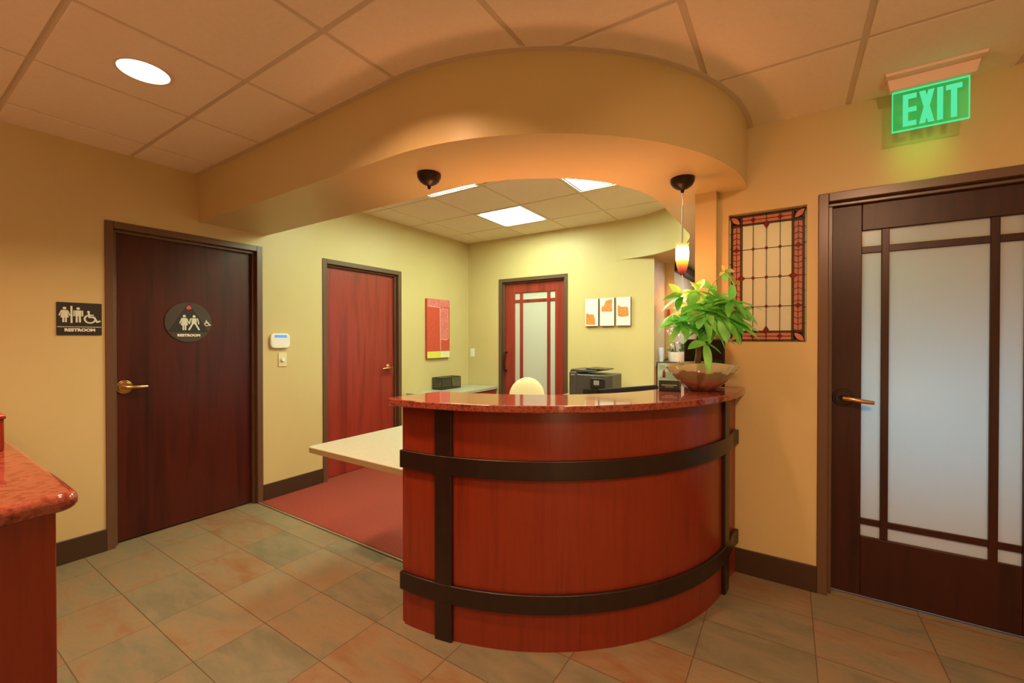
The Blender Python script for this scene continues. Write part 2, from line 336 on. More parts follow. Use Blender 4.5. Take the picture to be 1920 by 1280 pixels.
# ceilings: lay-in tiles in a recessed grid
xl = [-4.09, -3.465, -2.831, -2.208, -1.585, -.953, -.336, .261, .87, 1.48, 2.10, 2.72]
yl = [-3.2, -2.59, -1.98, -1.37, -.77, -.17, .435, 1.04, 1.648, 2.285, 2.90]
def inside(x, y, rr=1.17):
    if y < 1.68: return False
    if x < -1.605: return True
    if x > -.40: return False
    return y > 2.825 or math.hypot(x+1.605, y-2.825) < rr
tiles = MB(); g = .013
for x0, x1 in zip(xl, xl[1:]):
    for y0, y1 in zip(yl, yl[1:]):
        a0, a1, b0, b1 = max(x0+g, XL), min(x1-g, XE), max(y0+g, Y0), min(y1-g, 2.88)
        if a1-a0 < .02 or b1-b0 < .02: continue
        near = any(inside(a0+(a1-a0)*i/4, b0+(b1-b0)*j/4) for i in range(5) for j in range(5))
        if abs(x0+2.831) < .01 and abs(y0-.435) < .01:       # tile holding the downlight
            cx, cy, r = -2.52, .743, .098
            n = 36; inn = [(cx+r*cos(2*pi*k/n+pi/4), cy+r*sin(2*pi*k/n+pi/4)) for k in range(n)]
            def sq(k):
                t = 2*pi*k/n+pi/4; c_, s_ = cos(t), sin(t); q = max(abs(c_), abs(s_)); return (cx+c_/q*.29, cy+s_/q*.27)
            for k in range(n):
                tiles.F.append(tuple(tiles.p(*q, ZF) for q in (inn[k], inn[(k+1) % n], sq(k+1), sq(k))))
            tiles.box(a0, cx-.29, b0, b1, ZF, ZF+.012).box(cx+.29, a1, b0, b1, ZF, ZF+.012).box(cx-.29, cx+.29, b0, cy-.27, ZF, ZF+.012).box(cx-.29, cx+.29, cy+.27, b1, ZF, ZF+.012)
            continue
        if not near: tiles.box(a0, a1, b0, b1, ZF, ZF+.012); continue
        m = 16
        for i in range(m):
            for j in range(m):
                p0, p1, q0, q1 = a0+(a1-a0)*i/m, a0+(a1-a0)*(i+1)/m, b0+(b1-b0)*j/m, b0+(b1-b0)*(j+1)/m
                if not inside((p0+p1)/2, (q0+q1)/2): tiles.box(p0, p1, q0, q1, ZF, ZF+.012)
c = tiles.build('ceiling', TILE, smooth=0); tag(c, 'lay-in tile ceiling over the front room', 'ceiling', kind='structure')
gp = [(XL, Y0), (XE, Y0), (XE, 2.9), (-.32, 2.9)] + list(reversed(arc(-1.605, 2.825, 1.28, -90, 0, 30))) + [(XL, 1.55)]
n_ = 36
hole_pts = [(-2.52+.098*cos(2*pi*k/n_), .743+.098*sin(2*pi*k/n_)) for k in range(n_)]
gm = MB()
gm.box(XL, -2.75, Y0, 1.55, ZF+.006, ZF+.008).box(-2.30, -1.605, Y0, 1.55, ZF+.006, ZF+.008).box(-2.75, -2.30, Y0, .60, ZF+.006, ZF+.008).box(-2.75, -2.30, .90, 1.55, ZF+.006, ZF+.008)
gm.prism([(-1.605, Y0), (XE, Y0), (XE, 2.9), (-.32, 2.9)] + list(reversed(arc(-1.605, 2.825, 1.28, -90, 0, 30))), ZF+.006, ZF+.008)
A = [(x, y) for x, y in O]; B_ = [(XL, 1.405), (-2.6, 1.405)] + arc(-1.605, 2.825, 1.428, -90, 0, 40) + [(-.177, 2.9)]
gm.ribbon(A, B_, ZF-.003, ZF+.006)
gm.build('ceiling_grid', GRID, c, smooth=0)
xb = [-4.06, -3.44, -2.835, -2.232, -1.612, -1.0, -.38, .2]; yb = [1.78, 2.385, 2.985, 3.61, 4.235, 4.85]
LIGHTS = [(2, 3), (2, 1), (4, 2)]; VENT = (3, 1)
tiles = MB(); g = .010
for i, (x0, x1) in enumerate(zip(xb, xb[1:])):
    for j, (y0, y1) in enumerate(zip(yb, yb[1:])):
        if (i, j) in LIGHTS or (i, j) == VENT: continue
        a0, a1, b0, b1 = max(x0+g, XL), x1-g, y0+g, min(y1-g, YB)
        tiles.box(a0, a1, b0, b1, ZB, ZB+.012)
c = tiles.build('ceiling_back', TILE, smooth=0); tag(c, 'lay-in tile ceiling above the office area behind the desk', 'ceiling', kind='structure')
gm = MB()
for x in xb: gm.box(x-.012, x+.012, 1.7, YB, ZB+.004, ZB+.008)
for y in yb: gm.box(XL, .2, y-.012, y+.012, ZB+.004, ZB+.008)
gm.box(XL, .2, 1.7, YB, ZB+.05, ZB+.06)
gm.build('ceiling_grid', GRID, c, smooth=0)

# ------------------------------------------------------------------ doors
def door_frame(mk, d, parent, rec):
    a0, a1, zt = d; m = mk()
    for q0, q1, r0, r1 in ((a0, a0+FW, 0, zt), (a1-FW, a1, 0, zt), (a0+FW, a1-FW, zt-FW, zt)): m.box(q0, q1, r0, r1, -rec-.05, .010)
    for q0, q1, r0, r1 in ((a0+FW, a0+FW+.020, 0, zt-FW-.02), (a1-FW-.020, a1-FW, 0, zt-FW-.02), (a0+FW, a1-FW, zt-FW-.020, zt-FW)): m.box(q0, q1, r0, r1, -rec, -rec+.030)
    return m.build('door_frame', FRAME, parent, bevel=.003)
def lever(mk, a, z, c, sgn, mat, parent, lab=None, rose=.036, length=.115, down=0, rmat=None):
    m = mk().disk(a, z, rose, c, c+.010, 32).disk(a, z, rose*.8, c+.010, c+.016, 32).disk(a, z, .013, c+.016, c+.05, 20)
    h = m.build('door_handle', rmat or mat, parent, bevel=.003)
    k = mk(); P = [(a, z, c+.045), (a+sgn*.02, z, c+.052), (a+sgn*.05, z-.001-down*.3, c+.054), (a+sgn*.085, z-.003-down*.7, c+.052), (a+sgn*length, z-.004-down, c+.046)]
    k.tube(P, [.014, .014, .0125, .0115, .010], 12); k.build('lever', mat, h)
    return h
mk1 = lambda: onX(XL)
d1 = thing('door_1', (XL, 1.4, 0), 'dark wood restroom door with round sign and brass lever', 'door', kind='structure')
REC = .060
door_frame(mk1, D1, d1, REC)
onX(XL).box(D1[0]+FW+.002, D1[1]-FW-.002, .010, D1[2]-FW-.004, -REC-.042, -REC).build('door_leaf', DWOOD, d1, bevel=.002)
lever(mk1, 1.010, 1.066, -REC, 1, BRASS, d1, rose=.046, length=.115)
d2 = thing('door_2', (XL, 2.96, 0), 'red cherry door beside the red canvas, key hanging in its lever', 'door', kind='structure')
door_frame(mk1, D2, d2, REC)
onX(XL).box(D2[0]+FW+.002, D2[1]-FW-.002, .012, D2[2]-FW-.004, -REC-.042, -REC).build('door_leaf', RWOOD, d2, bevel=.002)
lever(mk1, 3.318, 1.069, -REC, -1, COPPER, d2, rose=.040, length=.12, down=.006)
k = onX(XL).disk(3.318, 1.066, .005, -REC+.051, -REC+.066, 10).box(3.3165, 3.3195, 1.058, 1.075, -REC+.064, -REC+.078)
k.ring(3.322, 1.046, .008, .011, -REC+.070, -REC+.073, 18).box(3.3195, 3.3245, .998, 1.037, -REC+.070, -REC+.073)
tag(k.build('key', STEEL), 'small steel key hanging from the lever of the red door', 'key')

def glazed(mk, d, leaf, gl, mull, rails, yrec, wood, glass, parent, swing=0):
    a0, a1, z0, z1 = leaf; g0, g1, h0, h1 = gl; T = .042
    m = mk().box(a0, g0, z0, z1, -yrec-T, -yrec).box(g1, a1, z0, z1, -yrec-T, -yrec).box(g0, g1, z0, h0, -yrec-T, -yrec).box(g0, g1, h1, z1, -yrec-T, -yrec)
    m.build('door_leaf', wood, parent, bevel=.003)
    mk().box(g0-.004, g1+.004, h0-.004, h1+.004, -yrec-.026, -yrec-.018).build('glass_pane', glass, parent, smooth=0)
    for x0, x1 in mull: mk().box(x0, x1, h0, h1, -yrec-.036, -yrec-.004).build('muntin', wood, parent, bevel=.002)
    for r0, r1 in rails: mk().box(g0, g1, r0, r1, -yrec-.035, -yrec-.007).build('muntin', wood, parent, bevel=.002)
mk4 = lambda: onY(YR)
d4 = thing('door_4', (.62, YR, 0), 'dark wood door with frosted glass panes under the exit sign', 'door', kind='structure')
door_frame(mk4, D4, d4, .060)
glazed(mk4, D4, (D4[0]+FW+.002, D4[1]-FW-.002, .016, D4[2]-FW-.004), (.330, .918, .336, 1.976), ((.411, .442), (.808, .839)), ((1.855, 1.890), (.400, .432)), .060, DWOOD2, FROST, d4)
lever(mk4, .252, 1.076, -.060, 1, COPPER, d4, rose=.047, length=.125, down=.010, rmat=BRONZE)
mk3 = lambda: onY(YB)
d3 = thing('door_3', (-2.74, YB, 0), 'red cherry door with frosted glass on the wall behind the desk', 'door', kind='structure')
door_frame(mk3, D3, d3, .055)
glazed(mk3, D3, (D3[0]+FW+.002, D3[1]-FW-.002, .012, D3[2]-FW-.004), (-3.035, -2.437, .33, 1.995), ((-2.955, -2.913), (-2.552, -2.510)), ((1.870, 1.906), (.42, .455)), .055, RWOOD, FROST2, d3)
h = onY(YB); h.tube([(-3.155, 1.215, -.055), (-3.155, 1.215, .0), (-3.155, 1.195, .016), (-3.155, 1.10, .02), (-3.155, .995, .016), (-3.155, .975, .0), (-3.155, .975, -.055)], .010, 12)
h.build('pull_handle', BRONZE, d3)

# ------------------------------------------------------------------ stained glass panel
YG = .048
w1 = thing('window_1', (-.11, YR, WZ0), 'leaded stained glass panel with coral border beside the pillar', 'window', kind='structure')
W_, H_ = WX1-WX0, WZ1-WZ0
U = lambda u: WX0+u*W_
Vv = lambda v: WZ0+v*H_
wf = lambda: onY(YR)
wf().box(U(0), U(1), Vv(0), Vv(1), -YG-.008, -YG-.004).build('clear_pane', CLEARP, w1, smooth=0)
bu0, bu1, bv0, bv1 = .045, .155, .018, .075
for (p0, p1, q0, q1) in ((bu0, bu1, bv0, 1-bv0), (1-bu1, 1-bu0, bv0, 1-bv0), (bu0, 1-bu0, bv0, bv1), (bu0, 1-bu0, 1-bv1, 1-bv0)):
    wf().box(U(p0), U(p1), Vv(q0), Vv(q1), -YG-.004, -YG).build('coral_border', CORAL, w1, smooth=0)
gmb = wf()
for p0, p1 in ((bu0-.022, bu0), (bu1, bu1+.022), (1-bu0, 1-bu0+.022), (1-bu1-.022, 1-bu1)): gmb.box(U(p0), U(p1), Vv(bv0), Vv(1-bv0), -YG-.003, -YG+.001)
for q0, q1 in ((bv0-.010, bv0), (bv1, bv1+.010), (1-bv0, 1-bv0+.010), (1-bv1-.010, 1-bv1)): gmb.box(U(bu0), U(1-bu0), Vv(q0), Vv(q1), -YG-.003, -YG+.001)
gmb.build('green_border', GREENGL, w1, smooth=0)
lm = wf(); T0, T1 = -YG-.002, -YG+.004
cu = [.325, .50, .675]; rows = [1-bv1-.01, .725, .5, .275, bv1+.01]
for u in cu: lm.stroke([(U(u), Vv(.005)), (U(u), Vv(.995))], .0035, T0, T1, False)
for v in rows[1:4]: lm.stroke([(U(bu0), Vv(v)), (U(1-bu0), Vv(v))], .0035, T0, T1, False)
for u in (bu0, bu1, 1-bu0, 1-bu1, bu0-.02, 1-bu0+.02, bu1+.022, 1-bu1-.022): lm.stroke([(U(u), Vv(bv0-.008)), (U(u), Vv(1-bv0+.008))], .0042, T0, T1, False)
for v in (bv0, bv1, 1-bv0, 1-bv1, bv0-.010, 1-bv0+.010, bv1+.01, 1-bv1-.01): lm.stroke([(U(bu0-.02), Vv(v)), (U(1-bu0+.02), Vv(v))], .0042, T0, T1, False)
mu = [(bu0+bu1)/2, 1-(bu0+bu1)/2]; mvv = [(bv0+bv1)/2, 1-(bv0+bv1)/2]
for u in mu:
    lm.stroke([(U(u), Vv(.09)), (U(u), Vv(.91))], .0028, T0, T1, False)
    for k in range(-9, 10):
        if k in (0,): continue
        v = .5+k*.046; s_ = .012 if k > 0 else -.012; s_ *= (1 if abs(k) < 5 else -1) * 1
        lm.stroke([(U(u-.055), Vv(v+s_)), (U(u), Vv(v)), (U(u+.055), Vv(v+s_))], .0028, T0, T1, False)
for v in mvv: lm.stroke([(U(.13), Vv(v)), (U(.87), Vv(v))], .0028, T0, T1, False)
for u in (.004, .996):
    for v in (.14, .26, .385, .5, .62, .74, .86): lm.stroke([(U(u) if u < .5 else U(.945), Vv(v)), (U(.055) if u < .5 else U(u), Vv(v))], .003, T0, T1, False)
lm.build('lead_came', LEAD, w1, smooth=0)
def diamond(u, v, ru, rv, mat=REDGL, nm='red_diamond'):
    m = wf(); m.prism([(U(u)-ru, Vv(v)), (U(u), Vv(v)-rv), (U(u)+ru, Vv(v)), (U(u), Vv(v)+rv)], T1-.001, T1+.002); m.build(nm, mat, w1, smooth=0)
    e = wf(); e.stroke([(U(u)-ru, Vv(v)), (U(u), Vv(v)-rv), (U(u)+ru, Vv(v)), (U(u), Vv(v)+rv), (U(u)-ru, Vv(v))], .0025, T1-.001, T1+.003); e.build('lead_edge', LEAD, w1, smooth=0)
for u in cu:
    for v in rows[1:4]: diamond(u, v, .0085, .011)
for u, v in ((.5, 1-bv1-.018), (.5, bv1+.018)): diamond(u, v, .014, .024)
for u, v in ((bu1+.01, .5), (1-bu1-.01, .5)): diamond(u, v, .021, .018)
for u in mu:
    for v in (.725, .275): diamond(u, v, .014, .014)
for u in (.325, .675):
    for v in mvv: diamond(u, v, .012, .013)
for u, v, a in ((.085, .04, 45), (.915, .04, 135), (.085, .96, 135), (.915, .96, 45)):      # leaf shaped corner pieces
    m = wf(); e = wf(); pts = []; ca, sa = cos(radians(a)), sin(radians(a))
    for t in range(20):
        th = 2*pi*t/20; x, y = .034*cos(th), .017*sin(th)*(1-.3*abs(cos(th))); pts.append((U(u)+x*ca-y*sa, Vv(v)+x*sa+y*ca))
    m.prism(pts, T1-.001, T1+.002); m.build('corner_petal', CORAL, w1, smooth=0)
    e.stroke(pts+[pts[0]], .005, T1-.001, T1+.003); e.build('lead_edge', LEAD, w1, smooth=0)

# ------------------------------------------------------------------ reception desk
CX, CY = -1.61, 2.79
desk = thing('reception_desk', (-1.0, 1.9, 0), 'curved cherry reception desk with dark bands and red granite counter', 'desk')
YE = 2.866
def sweep(r0, r1, a0, a1, z0, z1, n=60, tail=True):
    A = arc(CX, CY, r0, a0, a1, n); B = arc(CX, CY, r1, a0, a1, n)
    if tail: A.append((CX+r0+.02, YE)); B.append((CX+r1+.02, YE))
    return MB().ribbon(A, B, z0, z1)
sweep(1.276, 1.326, -88.5, 0, 0, 1.078).build('front_panel', CHERRY, desk)
MB().box(-1.60, -1.578, 1.4755, 1.60, 0, 1.078).build('end_panel', CHERRY, desk)
for z0, z1 in ((.772, .857), (.178, .263)):
    A = [(-1.606, 1.60), (-1.606, 1.450)]; B = [(-1.60, 1.60), (-1.60, 1.4735)]
    m = sweep(1.3263, 1.346, -89.1, 0, z0, z1); m.build('trim_band', TRIM, desk, bevel=.003)
for a0, a1 in ((-80.1, -76.3), (-9.4, -5.8)):
    sweep(1.3263, 1.345, a0, a1, 0, 1.078, 6, False).build('upright_band', TRIM, desk, bevel=.003)
ct = arc(CX, CY, 1.397, -90.5, 0, 60) + [(CX+1.397, 2.872), (CX+1.03, 2.872)] + list(reversed(arc(CX, CY, 1.03, -88, 0, 50)))
# rounded left end
ct = [(-1.572, 1.752), (-1.592, 1.735), (-1.634, 1.50), (-1.637, 1.445), (-1.628, 1.410), (-1.607, 1.394)] + [q for q in ct[2:]]
MB().prism(ct, 1.0785, 1.111).build('countertop', GRANITE, desk, bevel=.013, seg=4)

tb = thing('work_table', (-2.0, 1.9, 0), 'pale laminate work table jutting left from behind the reception desk', 'table')
tp = arc(-2.425, 1.535, .035, 180, 270, 5) + [(-1.612, 1.50), (-1.612, 1.64)] + arc(CX, CY, 1.16, -89.5, 0, 40) + [(CX+1.16, 2.805), (CX+.60, 2.805)] + list(reversed(arc(CX, CY, .60, -90, 0, 24))) + [(-2.455, 2.27)]
MB().prism(tp, .706, .740).build('tabletop', LAM, tb, bevel=.003)
EB = [(-2.4595, 2.27), (-2.4595, 1.56)] + arc(-2.425, 1.535, .0345+.0025, 180, 270, 5) + [(-1.612, 1.4975)]
EA = [(-2.457, 2.27), (-2.457, 1.56)] + arc(-2.425, 1.535, .0345, 180, 270, 5) + [(-1.612, 1.5)]
MB().ribbon(EA, EB, .707, .7375).build('edge_band', LAMEDGE, tb)
MB().box(-1.66, -1.635, 1.56, 2.15, 0.008, .705).build('support_panel', TRIM, tb)
MB().box(-1.08, -.50, 2.772, 2.80, .008, .705).build('support_panel', TRIM, tb)

# left foreground counter
cc = thing('checkout_counter', (-2.4, -.1, 0), 'cherry counter with red granite top at the left edge of the room', 'counter')
MB().box(-3.74, -1.168, -.42, .208, 0, 1.078).build('cabinet_body', CHERRY, cc, bevel=.002)
cpts = [(-3.755, -.46), (-1.103, -.46), (-1.105, .05), (-1.113, .15), (-1.120, .185)] + arc(-1.152, .200, .034, 0, 90, 6) + [(-1.25, .236), (-3.755, .262)]
MB().prism(cpts, 1.0785, 1.111).build('countertop', GRANITE, cc, bevel=.013, seg=4)
wb = thing('wooden_box', (-1.8, .1, 1.111), 'dark red wooden box standing on the left foreground counter', 'box')
MB().box(-1.95, -1.690, .02, .210, 1.1112, 1.192).build('box_body', RWOOD, wb, bevel=.003); MB().box(-1.953, -1.687, .017, .213, 1.192, 1.203).build('lid', RWOOD, wb, bevel=.003)

# ------------------------------------------------------------------ wall signs and controls
def woman(m, a, b, s, c0, c1, k=1.0):
    m.jit = 2.5e-5
    m.disk(a, b+.89*s, .085*s, c0, c1, 18)
    m.prism([(a-.10*s, b+.77*s), (a+.10*s, b+.77*s), (a+.19*s, b+.30*s), (a-.19*s, b+.30*s)], c0, c1)
    for q in (-1, 1):
        m.stroke([(a+q*.13*s, b+.74*s), (a+q*.235*s, b+.44*s)], .065*s, c0, c1)
        m.prism([(a+q*.06*s-.042*s, b), (a+q*.06*s+.042*s, b), (a+q*.06*s+.042*s, b+.31*s), (a+q*.06*s-.042*s, b+.31*s)], c0, c1)
def man(m, a, b, s, c0, c1, spread=0):
    m.jit = 2.5e-5
    m.disk(a, b+.89*s, .085*s, c0, c1, 18)
    m.prism([(a-.14*s, b+.40*s), (a+.14*s, b+.40*s), (a+.14*s, b+.77*s), (a-.14*s, b+.77*s)], c0, c1)
    for q in (-1, 1):
        m.stroke([(a+q*.19*s, b+.74*s), (a+q*(.20+spread*.3)*s, b+.42*s)], .07*s, c0, c1)
        m.stroke([(a+q*.07*s, b+.44*s), (a+q*(.075+spread)*s, b+.04*s)], .095*s, c0, c1)
def chair_icon(m, a, b, s, c0, c1):
    w_ = .125*s; m.jit = 2.5e-5
    m.disk(a-.06*s, b+.88*s, .085*s, c0, c1, 16)
    m.stroke([(a-.05*s, b+.76*s), (a-.02*s, b+.46*s), (a+.26*s, b+.46*s), (a+.44*s, b+.08*s), (a+.60*s, b+.15*s)], w_, c0, c1)
    m.stroke([(a-.04*s, b+.62*s), (a+.20*s, b+.62*s)], w_*.8, c0, c1)
    pts = [(a+.02*s+.31*s*cos(radians(t)), b+.31*s+.31*s*sin(radians(t))) for t in range(125, 345, 14)]
    m.stroke(pts, w_*.9, c0, c1)
sg = thing('restroom_sign', (XL, .78, 1.42), 'rectangular dark restroom sign with three white figures on the wall', 'sign')
onX(XL).prism(rrect(.678, .884, 1.420, 1.624, .004, 3), .001, .006).build('sign_plate', SIGNB, sg)
m = onX(XL); woman(m, .713, 1.500, .098, .006, .0075); m.build('woman_icon', ICON, sg, smooth=0)
onX(XL).box(.739, .748, 1.496, 1.602, .006, .0075).build('divider_bar', ICON, sg, smooth=0)
m = onX(XL); man(m, .774, 1.500, .098, .006, .0075); m.build('man_icon', ICON, sg, smooth=0)
m = onX(XL); chair_icon(m, .826, 1.498, .080, .006, .0075); m.build('wheelchair_icon', ICON, sg, smooth=0)
onX(XL).box(.681, .881, 1.470, 1.4735, .006, .0075).build('rule_line', ICON, sg, smooth=0)
onX(XL).text('RESTROOM', .0255, .782, 1.4515, .006, .0075, .0012, 1.06).build('lettering', SIGNW, sg, smooth=0)

XD = XL-REC
ds = thing('door_sign', (XD, 1.385, 1.37), 'round restroom sign with a dark triangle on the dark wood door', 'sign')
onX(XD).disk(1.388, 1.521, .152, .001, .007, 56).build('sign_plate', SIGNG, ds, bevel=.002)
onX(XD).prism([(1.257, 1.448), (1.519, 1.448), (1.388, 1.666)], .007, .0085).build('triangle', SIGNB, ds, smooth=0)
onX(XD).prism([(1.370, 1.626), (1.377, 1.621), (1.388, 1.619), (1.399, 1.621), (1.406, 1.626), (1.392, 1.650), (1.384, 1.650)], .0085, .0095).build('red_mark', plain('sign_red', (.75, .06, .05, 1), .4), ds, smooth=0)
m = onX(XD); woman(m, 1.358, 1.462, .118, .0085, .0100); m.build('woman_icon', ICON, ds, smooth=0)
m = onX(XD); man(m, 1.421, 1.462, .118, .0085, .0100, .20); m.build('man_icon', ICON, ds, smooth=0)
m = onX(XD); chair_icon(m, 1.505, 1.498, .046, .007, .0100); m.build('wheelchair_icon', SIGNW, ds, smooth=0)
onX(XD).text('RESTROOM', .0255, 1.388, 1.422, .007, .009, .0012, 1.12).build('lettering', SIGNW, ds, smooth=0)

kp = thing('alarm_keypad', (XL, 2.04, 1.31), 'white rounded alarm keypad with blue display on the wall', 'keypad')
onX(XL).prism(rrect(1.957, 2.128, 1.312, 1.442, .036, 8), .001, .026).build('keypad_body', WHITE, kp, bevel=.007, seg=3)
onX(XL).prism(rrect(1.990, 2.098, 1.406, 1.430, .004, 3), .0255, .0275).build('display', plain('lcd_blue', (.10, .28, .75, 1), .3, emis=(.10, .3, .9, 1), es=.5), kp, smooth=0)
onX(XL).prism(rrect(1.972, 2.114, 1.325, 1.398, .02, 5), .0255, .0270).build('flip_cover', WHITE, kp)
sw = thing('dimmer_switch', (XL, 2.07, 1.15), 'ivory wall plate with round dimmer knob under the alarm keypad', 'switch')
onX(XL).box(2.033, 2.108, 1.150, 1.272, .001, .007).build('wall_plate', IVORY, sw, bevel=.003)
onX(XL).disk(2.070, 1.211, .018, .007, .022, 24).build('knob', WHITE, sw, bevel=.003)
onX(XL).box(2.064, 2.076, 1.248, 1.254, .0065, .008).build('slider', WHITE, sw)
sw = thing('light_switch', (-3.69, YB, 1.15), 'white light switch on the olive wall left of the glazed door', 'switch')
onY(YB).box(-3.729, -3.655, 1.146, 1.258, .001, .006).build('wall_plate', WHITE, sw, bevel=.003)
onY(YB).box(-3.708, -3.676, 1.170, 1.235, .006, .010).build('rocker', WHITE, sw, bevel=.002)

# ------------------------------------------------------------------ art
ra = thing('canvas_art', (XL, 4.06, 1.14), 'tall red abstract canvas with a yellow strip along its bottom', 'painting')
A0, A1, B0, B1 = 3.845, 4.262, 1.150, 1.893
RED = mottled('paint_red', [(.50, .060, .035, 1), (.60, .085, .05, 1)], (30,)*3, .6, 4); PINK = mottled('paint_pink', [(.55, .10, .10, 1), (.75, .25, .25, 1)], (40, 40, 40), .6, 4)
onX(XL).box(A0, A1, B0, B1, .002, .035).build('canvas', RED, ra, bevel=.003)
onX(XL).box(A0+.004, A1-.004, B1-.09, B1-.004, .0352, .0358).build('pink_strip', PINK, ra, smooth=0)
onX(XL).prism([(4.075, 1.795), (4.232, 1.785), (4.238, 1.395), (4.19, 1.372), (4.15, 1.384), (4.085, 1.388)], .0352, .0358).build('pink_patch', PINK, ra, smooth=0)
m = onX(XL); m.stroke([(A0+.01, 1.798), (4.07, 1.793)], .007, .0355, .0362).stroke([(4.075, 1.795), (4.083, 1.40), (4.086, 1.25)], .009, .0355, .0362).stroke([(4.228, 1.785), (4.236, 1.40), (4.19, 1.376), (4.088, 1.39)], .006, .0355, .0362)
m.build('pale_line', plain('paint_pale', (.75, .50, .42, 1), .6), ra, smooth=0)
onX(XL).box(A0+.002, 4.09, B0+.002, B0+.085, .0352, .0358).build('yellow_strip', plain('paint_yellow', (.70, .66, .10, 1), .6), ra, smooth=0)
onX(XL).box(4.09, A1-.002, B0+.002, B0+.085, .0352, .0358).build('pale_strip', plain('paint_lemon', (.70, .74, .42, 1), .6), ra, smooth=0)
ORANGE = mottled('paint_orange', [(.52, .17, .04, 1), (.66, .28, .08, 1)], (40,)*3, .6, 4); CANV = mottled('canvas_white', [(.80, .80, .74, 1), (.86, .85, .80, 1)], (20,)*3, .7, 3); MAROON = plain('canvas_edge', (.12, .02, .015, 1), .6)
shapes = [[(.07, .05), (.08, .46), (.22, .47), (.30, .42), (.45, .43), (.66, .42), (.76, .26), (.80, .04)],
          [(.12, .52), (.10, .60), (.16, .74), (.24, .68), (.42, .90), (.86, .96), (.85, .64), (.87, .53), (.84, .50)],
          [(.09, .70), (.14, .72), (.36, .66), (.82, .66), (.86, .50), (.88, .33), (.60, .31), (.30, .31), (.11, .35)]]
labs = ['white canvas with an orange patch at its bottom, leftmost of three', 'white canvas with an orange patch near its top, middle of three', 'white canvas with an orange patch across its centre, rightmost of three']
for (x0, x1), sh, lb in zip(((-1.998, -1.838), (-1.815, -1.648), (-1.622, -1.462)), shapes, labs):
    t = thing('canvas_art', ((x0+x1)/2, YB, 1.54), lb, 'painting', 'small canvases on the back wall')
    onY(YB).box(x0, x1, 1.543, 1.858, .002, .030).build('canvas_block', MAROON, t)
    onY(YB).box(x0, x1, 1.543, 1.858, .030, .034).build('canvas_face', CANV, t)
    onY(YB).prism([(x0+u*(x1-x0), 1.543+v*.315) for u, v in reversed(sh)], .034, .0352).build('orange_patch', ORANGE, t, smooth=0)

# ------------------------------------------------------------------ lights and ceiling fixtures
LAB = ['square ceiling light panel nearest the back wall, fully visible', 'square ceiling light panel at left, mostly hidden by the soffit edge', 'square ceiling light panel at right, cut off by the curved soffit']
DARK = plain('light_reveal', (.02, .02, .02, 1), .5); WFR = plain('light_frame', (.75, .72, .62, 1), .5)
for (i, j), lb in zip(LIGHTS, LAB):
    x0, x1, y0, y1 = xb[i]+.008, xb[i+1]-.008, yb[j]+.008, yb[j+1]-.008
    t = thing('ceiling_light', ((x0+x1)/2, (y0+y1)/2, ZB), lb, 'light', 'square light panels in the office ceiling')
    def rim(e0, e1, z0, z1):
        return MB().box(x0+e0, x1-e0, y0+e0, y0+e1, z0, z1).box(x0+e0, x1-e0, y1-e1, y1-e0, z0, z1).box(x0+e0, x0+e1, y0+e1, y1-e1, z0, z1).box(x1-e1, x1-e0, y0+e1, y1-e1, z0, z1)
    rim(0, .024, ZB-.004, ZB+.03).build('frame', WFR, t)
    rim(.024, .036, ZB+.004, ZB+.03).build('reveal', DARK, t)
    MB().box(x0+.036, x1-.036, y0+.036, y1-.036, ZB+.006, ZB+.02).build('diffuser', PANEL, t, smooth=0)
x0, x1, y0, y1 = xb[3]+.01, xb[4]-.01, yb[1]+.01, yb[2]-.01
t = thing('ceiling_vent', ((x0+x1)/2, (y0+y1)/2, ZB), 'perforated metal ceiling vent beside the hidden light panel', 'vent')
MB().box(x0, x1, y0, y0+.03, ZB-.004, ZB+.01).box(x0, x1, y1-.03, y1, ZB-.004, ZB+.01).box(x0, x0+.03, y0+.03, y1-.03, ZB-.004, ZB+.01).box(x1-.03, x1, y0+.03, y1-.03, ZB-.004, ZB+.01).build('frame', WFR, t)
def perf():
    m, nt, b, o = new('perforated'); tc = N(nt, 'ShaderNodeTexCoord'); ck = N(nt, 'ShaderNodeTexChecker'); ck.inputs['Scale'].default_value = 110
    ck.inputs[1].default_value = (.55, .48, .36, 1); ck.inputs[2].default_value = (.08, .06, .04, 1); nt.links.new(tc.outputs['Object'], ck.inputs[0]); nt.links.new(ck.outputs[0], b.inputs['Base Color']); return m
MB().box(x0+.03, x1-.03, y0+.03, y1-.03, ZB+.001, ZB+.008).build('grille', perf(), t)
t = thing('recessed_downlight', (-2.52, .743, ZF), 'round recessed ceiling downlight glowing white', 'light')
MB().ring(-2.52, .743, .096, .108, ZF-.004, ZF+.001, 40).build('trim_ring', WFR, t)
MB().ring(-2.52, .743, .0965, .0975, ZF, ZF+.012, 40).build('can', WFR, t)
MB().disk(-2.52, .743, .0962, ZF+.001, ZF+.008, 40).build('lens', LENS, t, smooth=0)

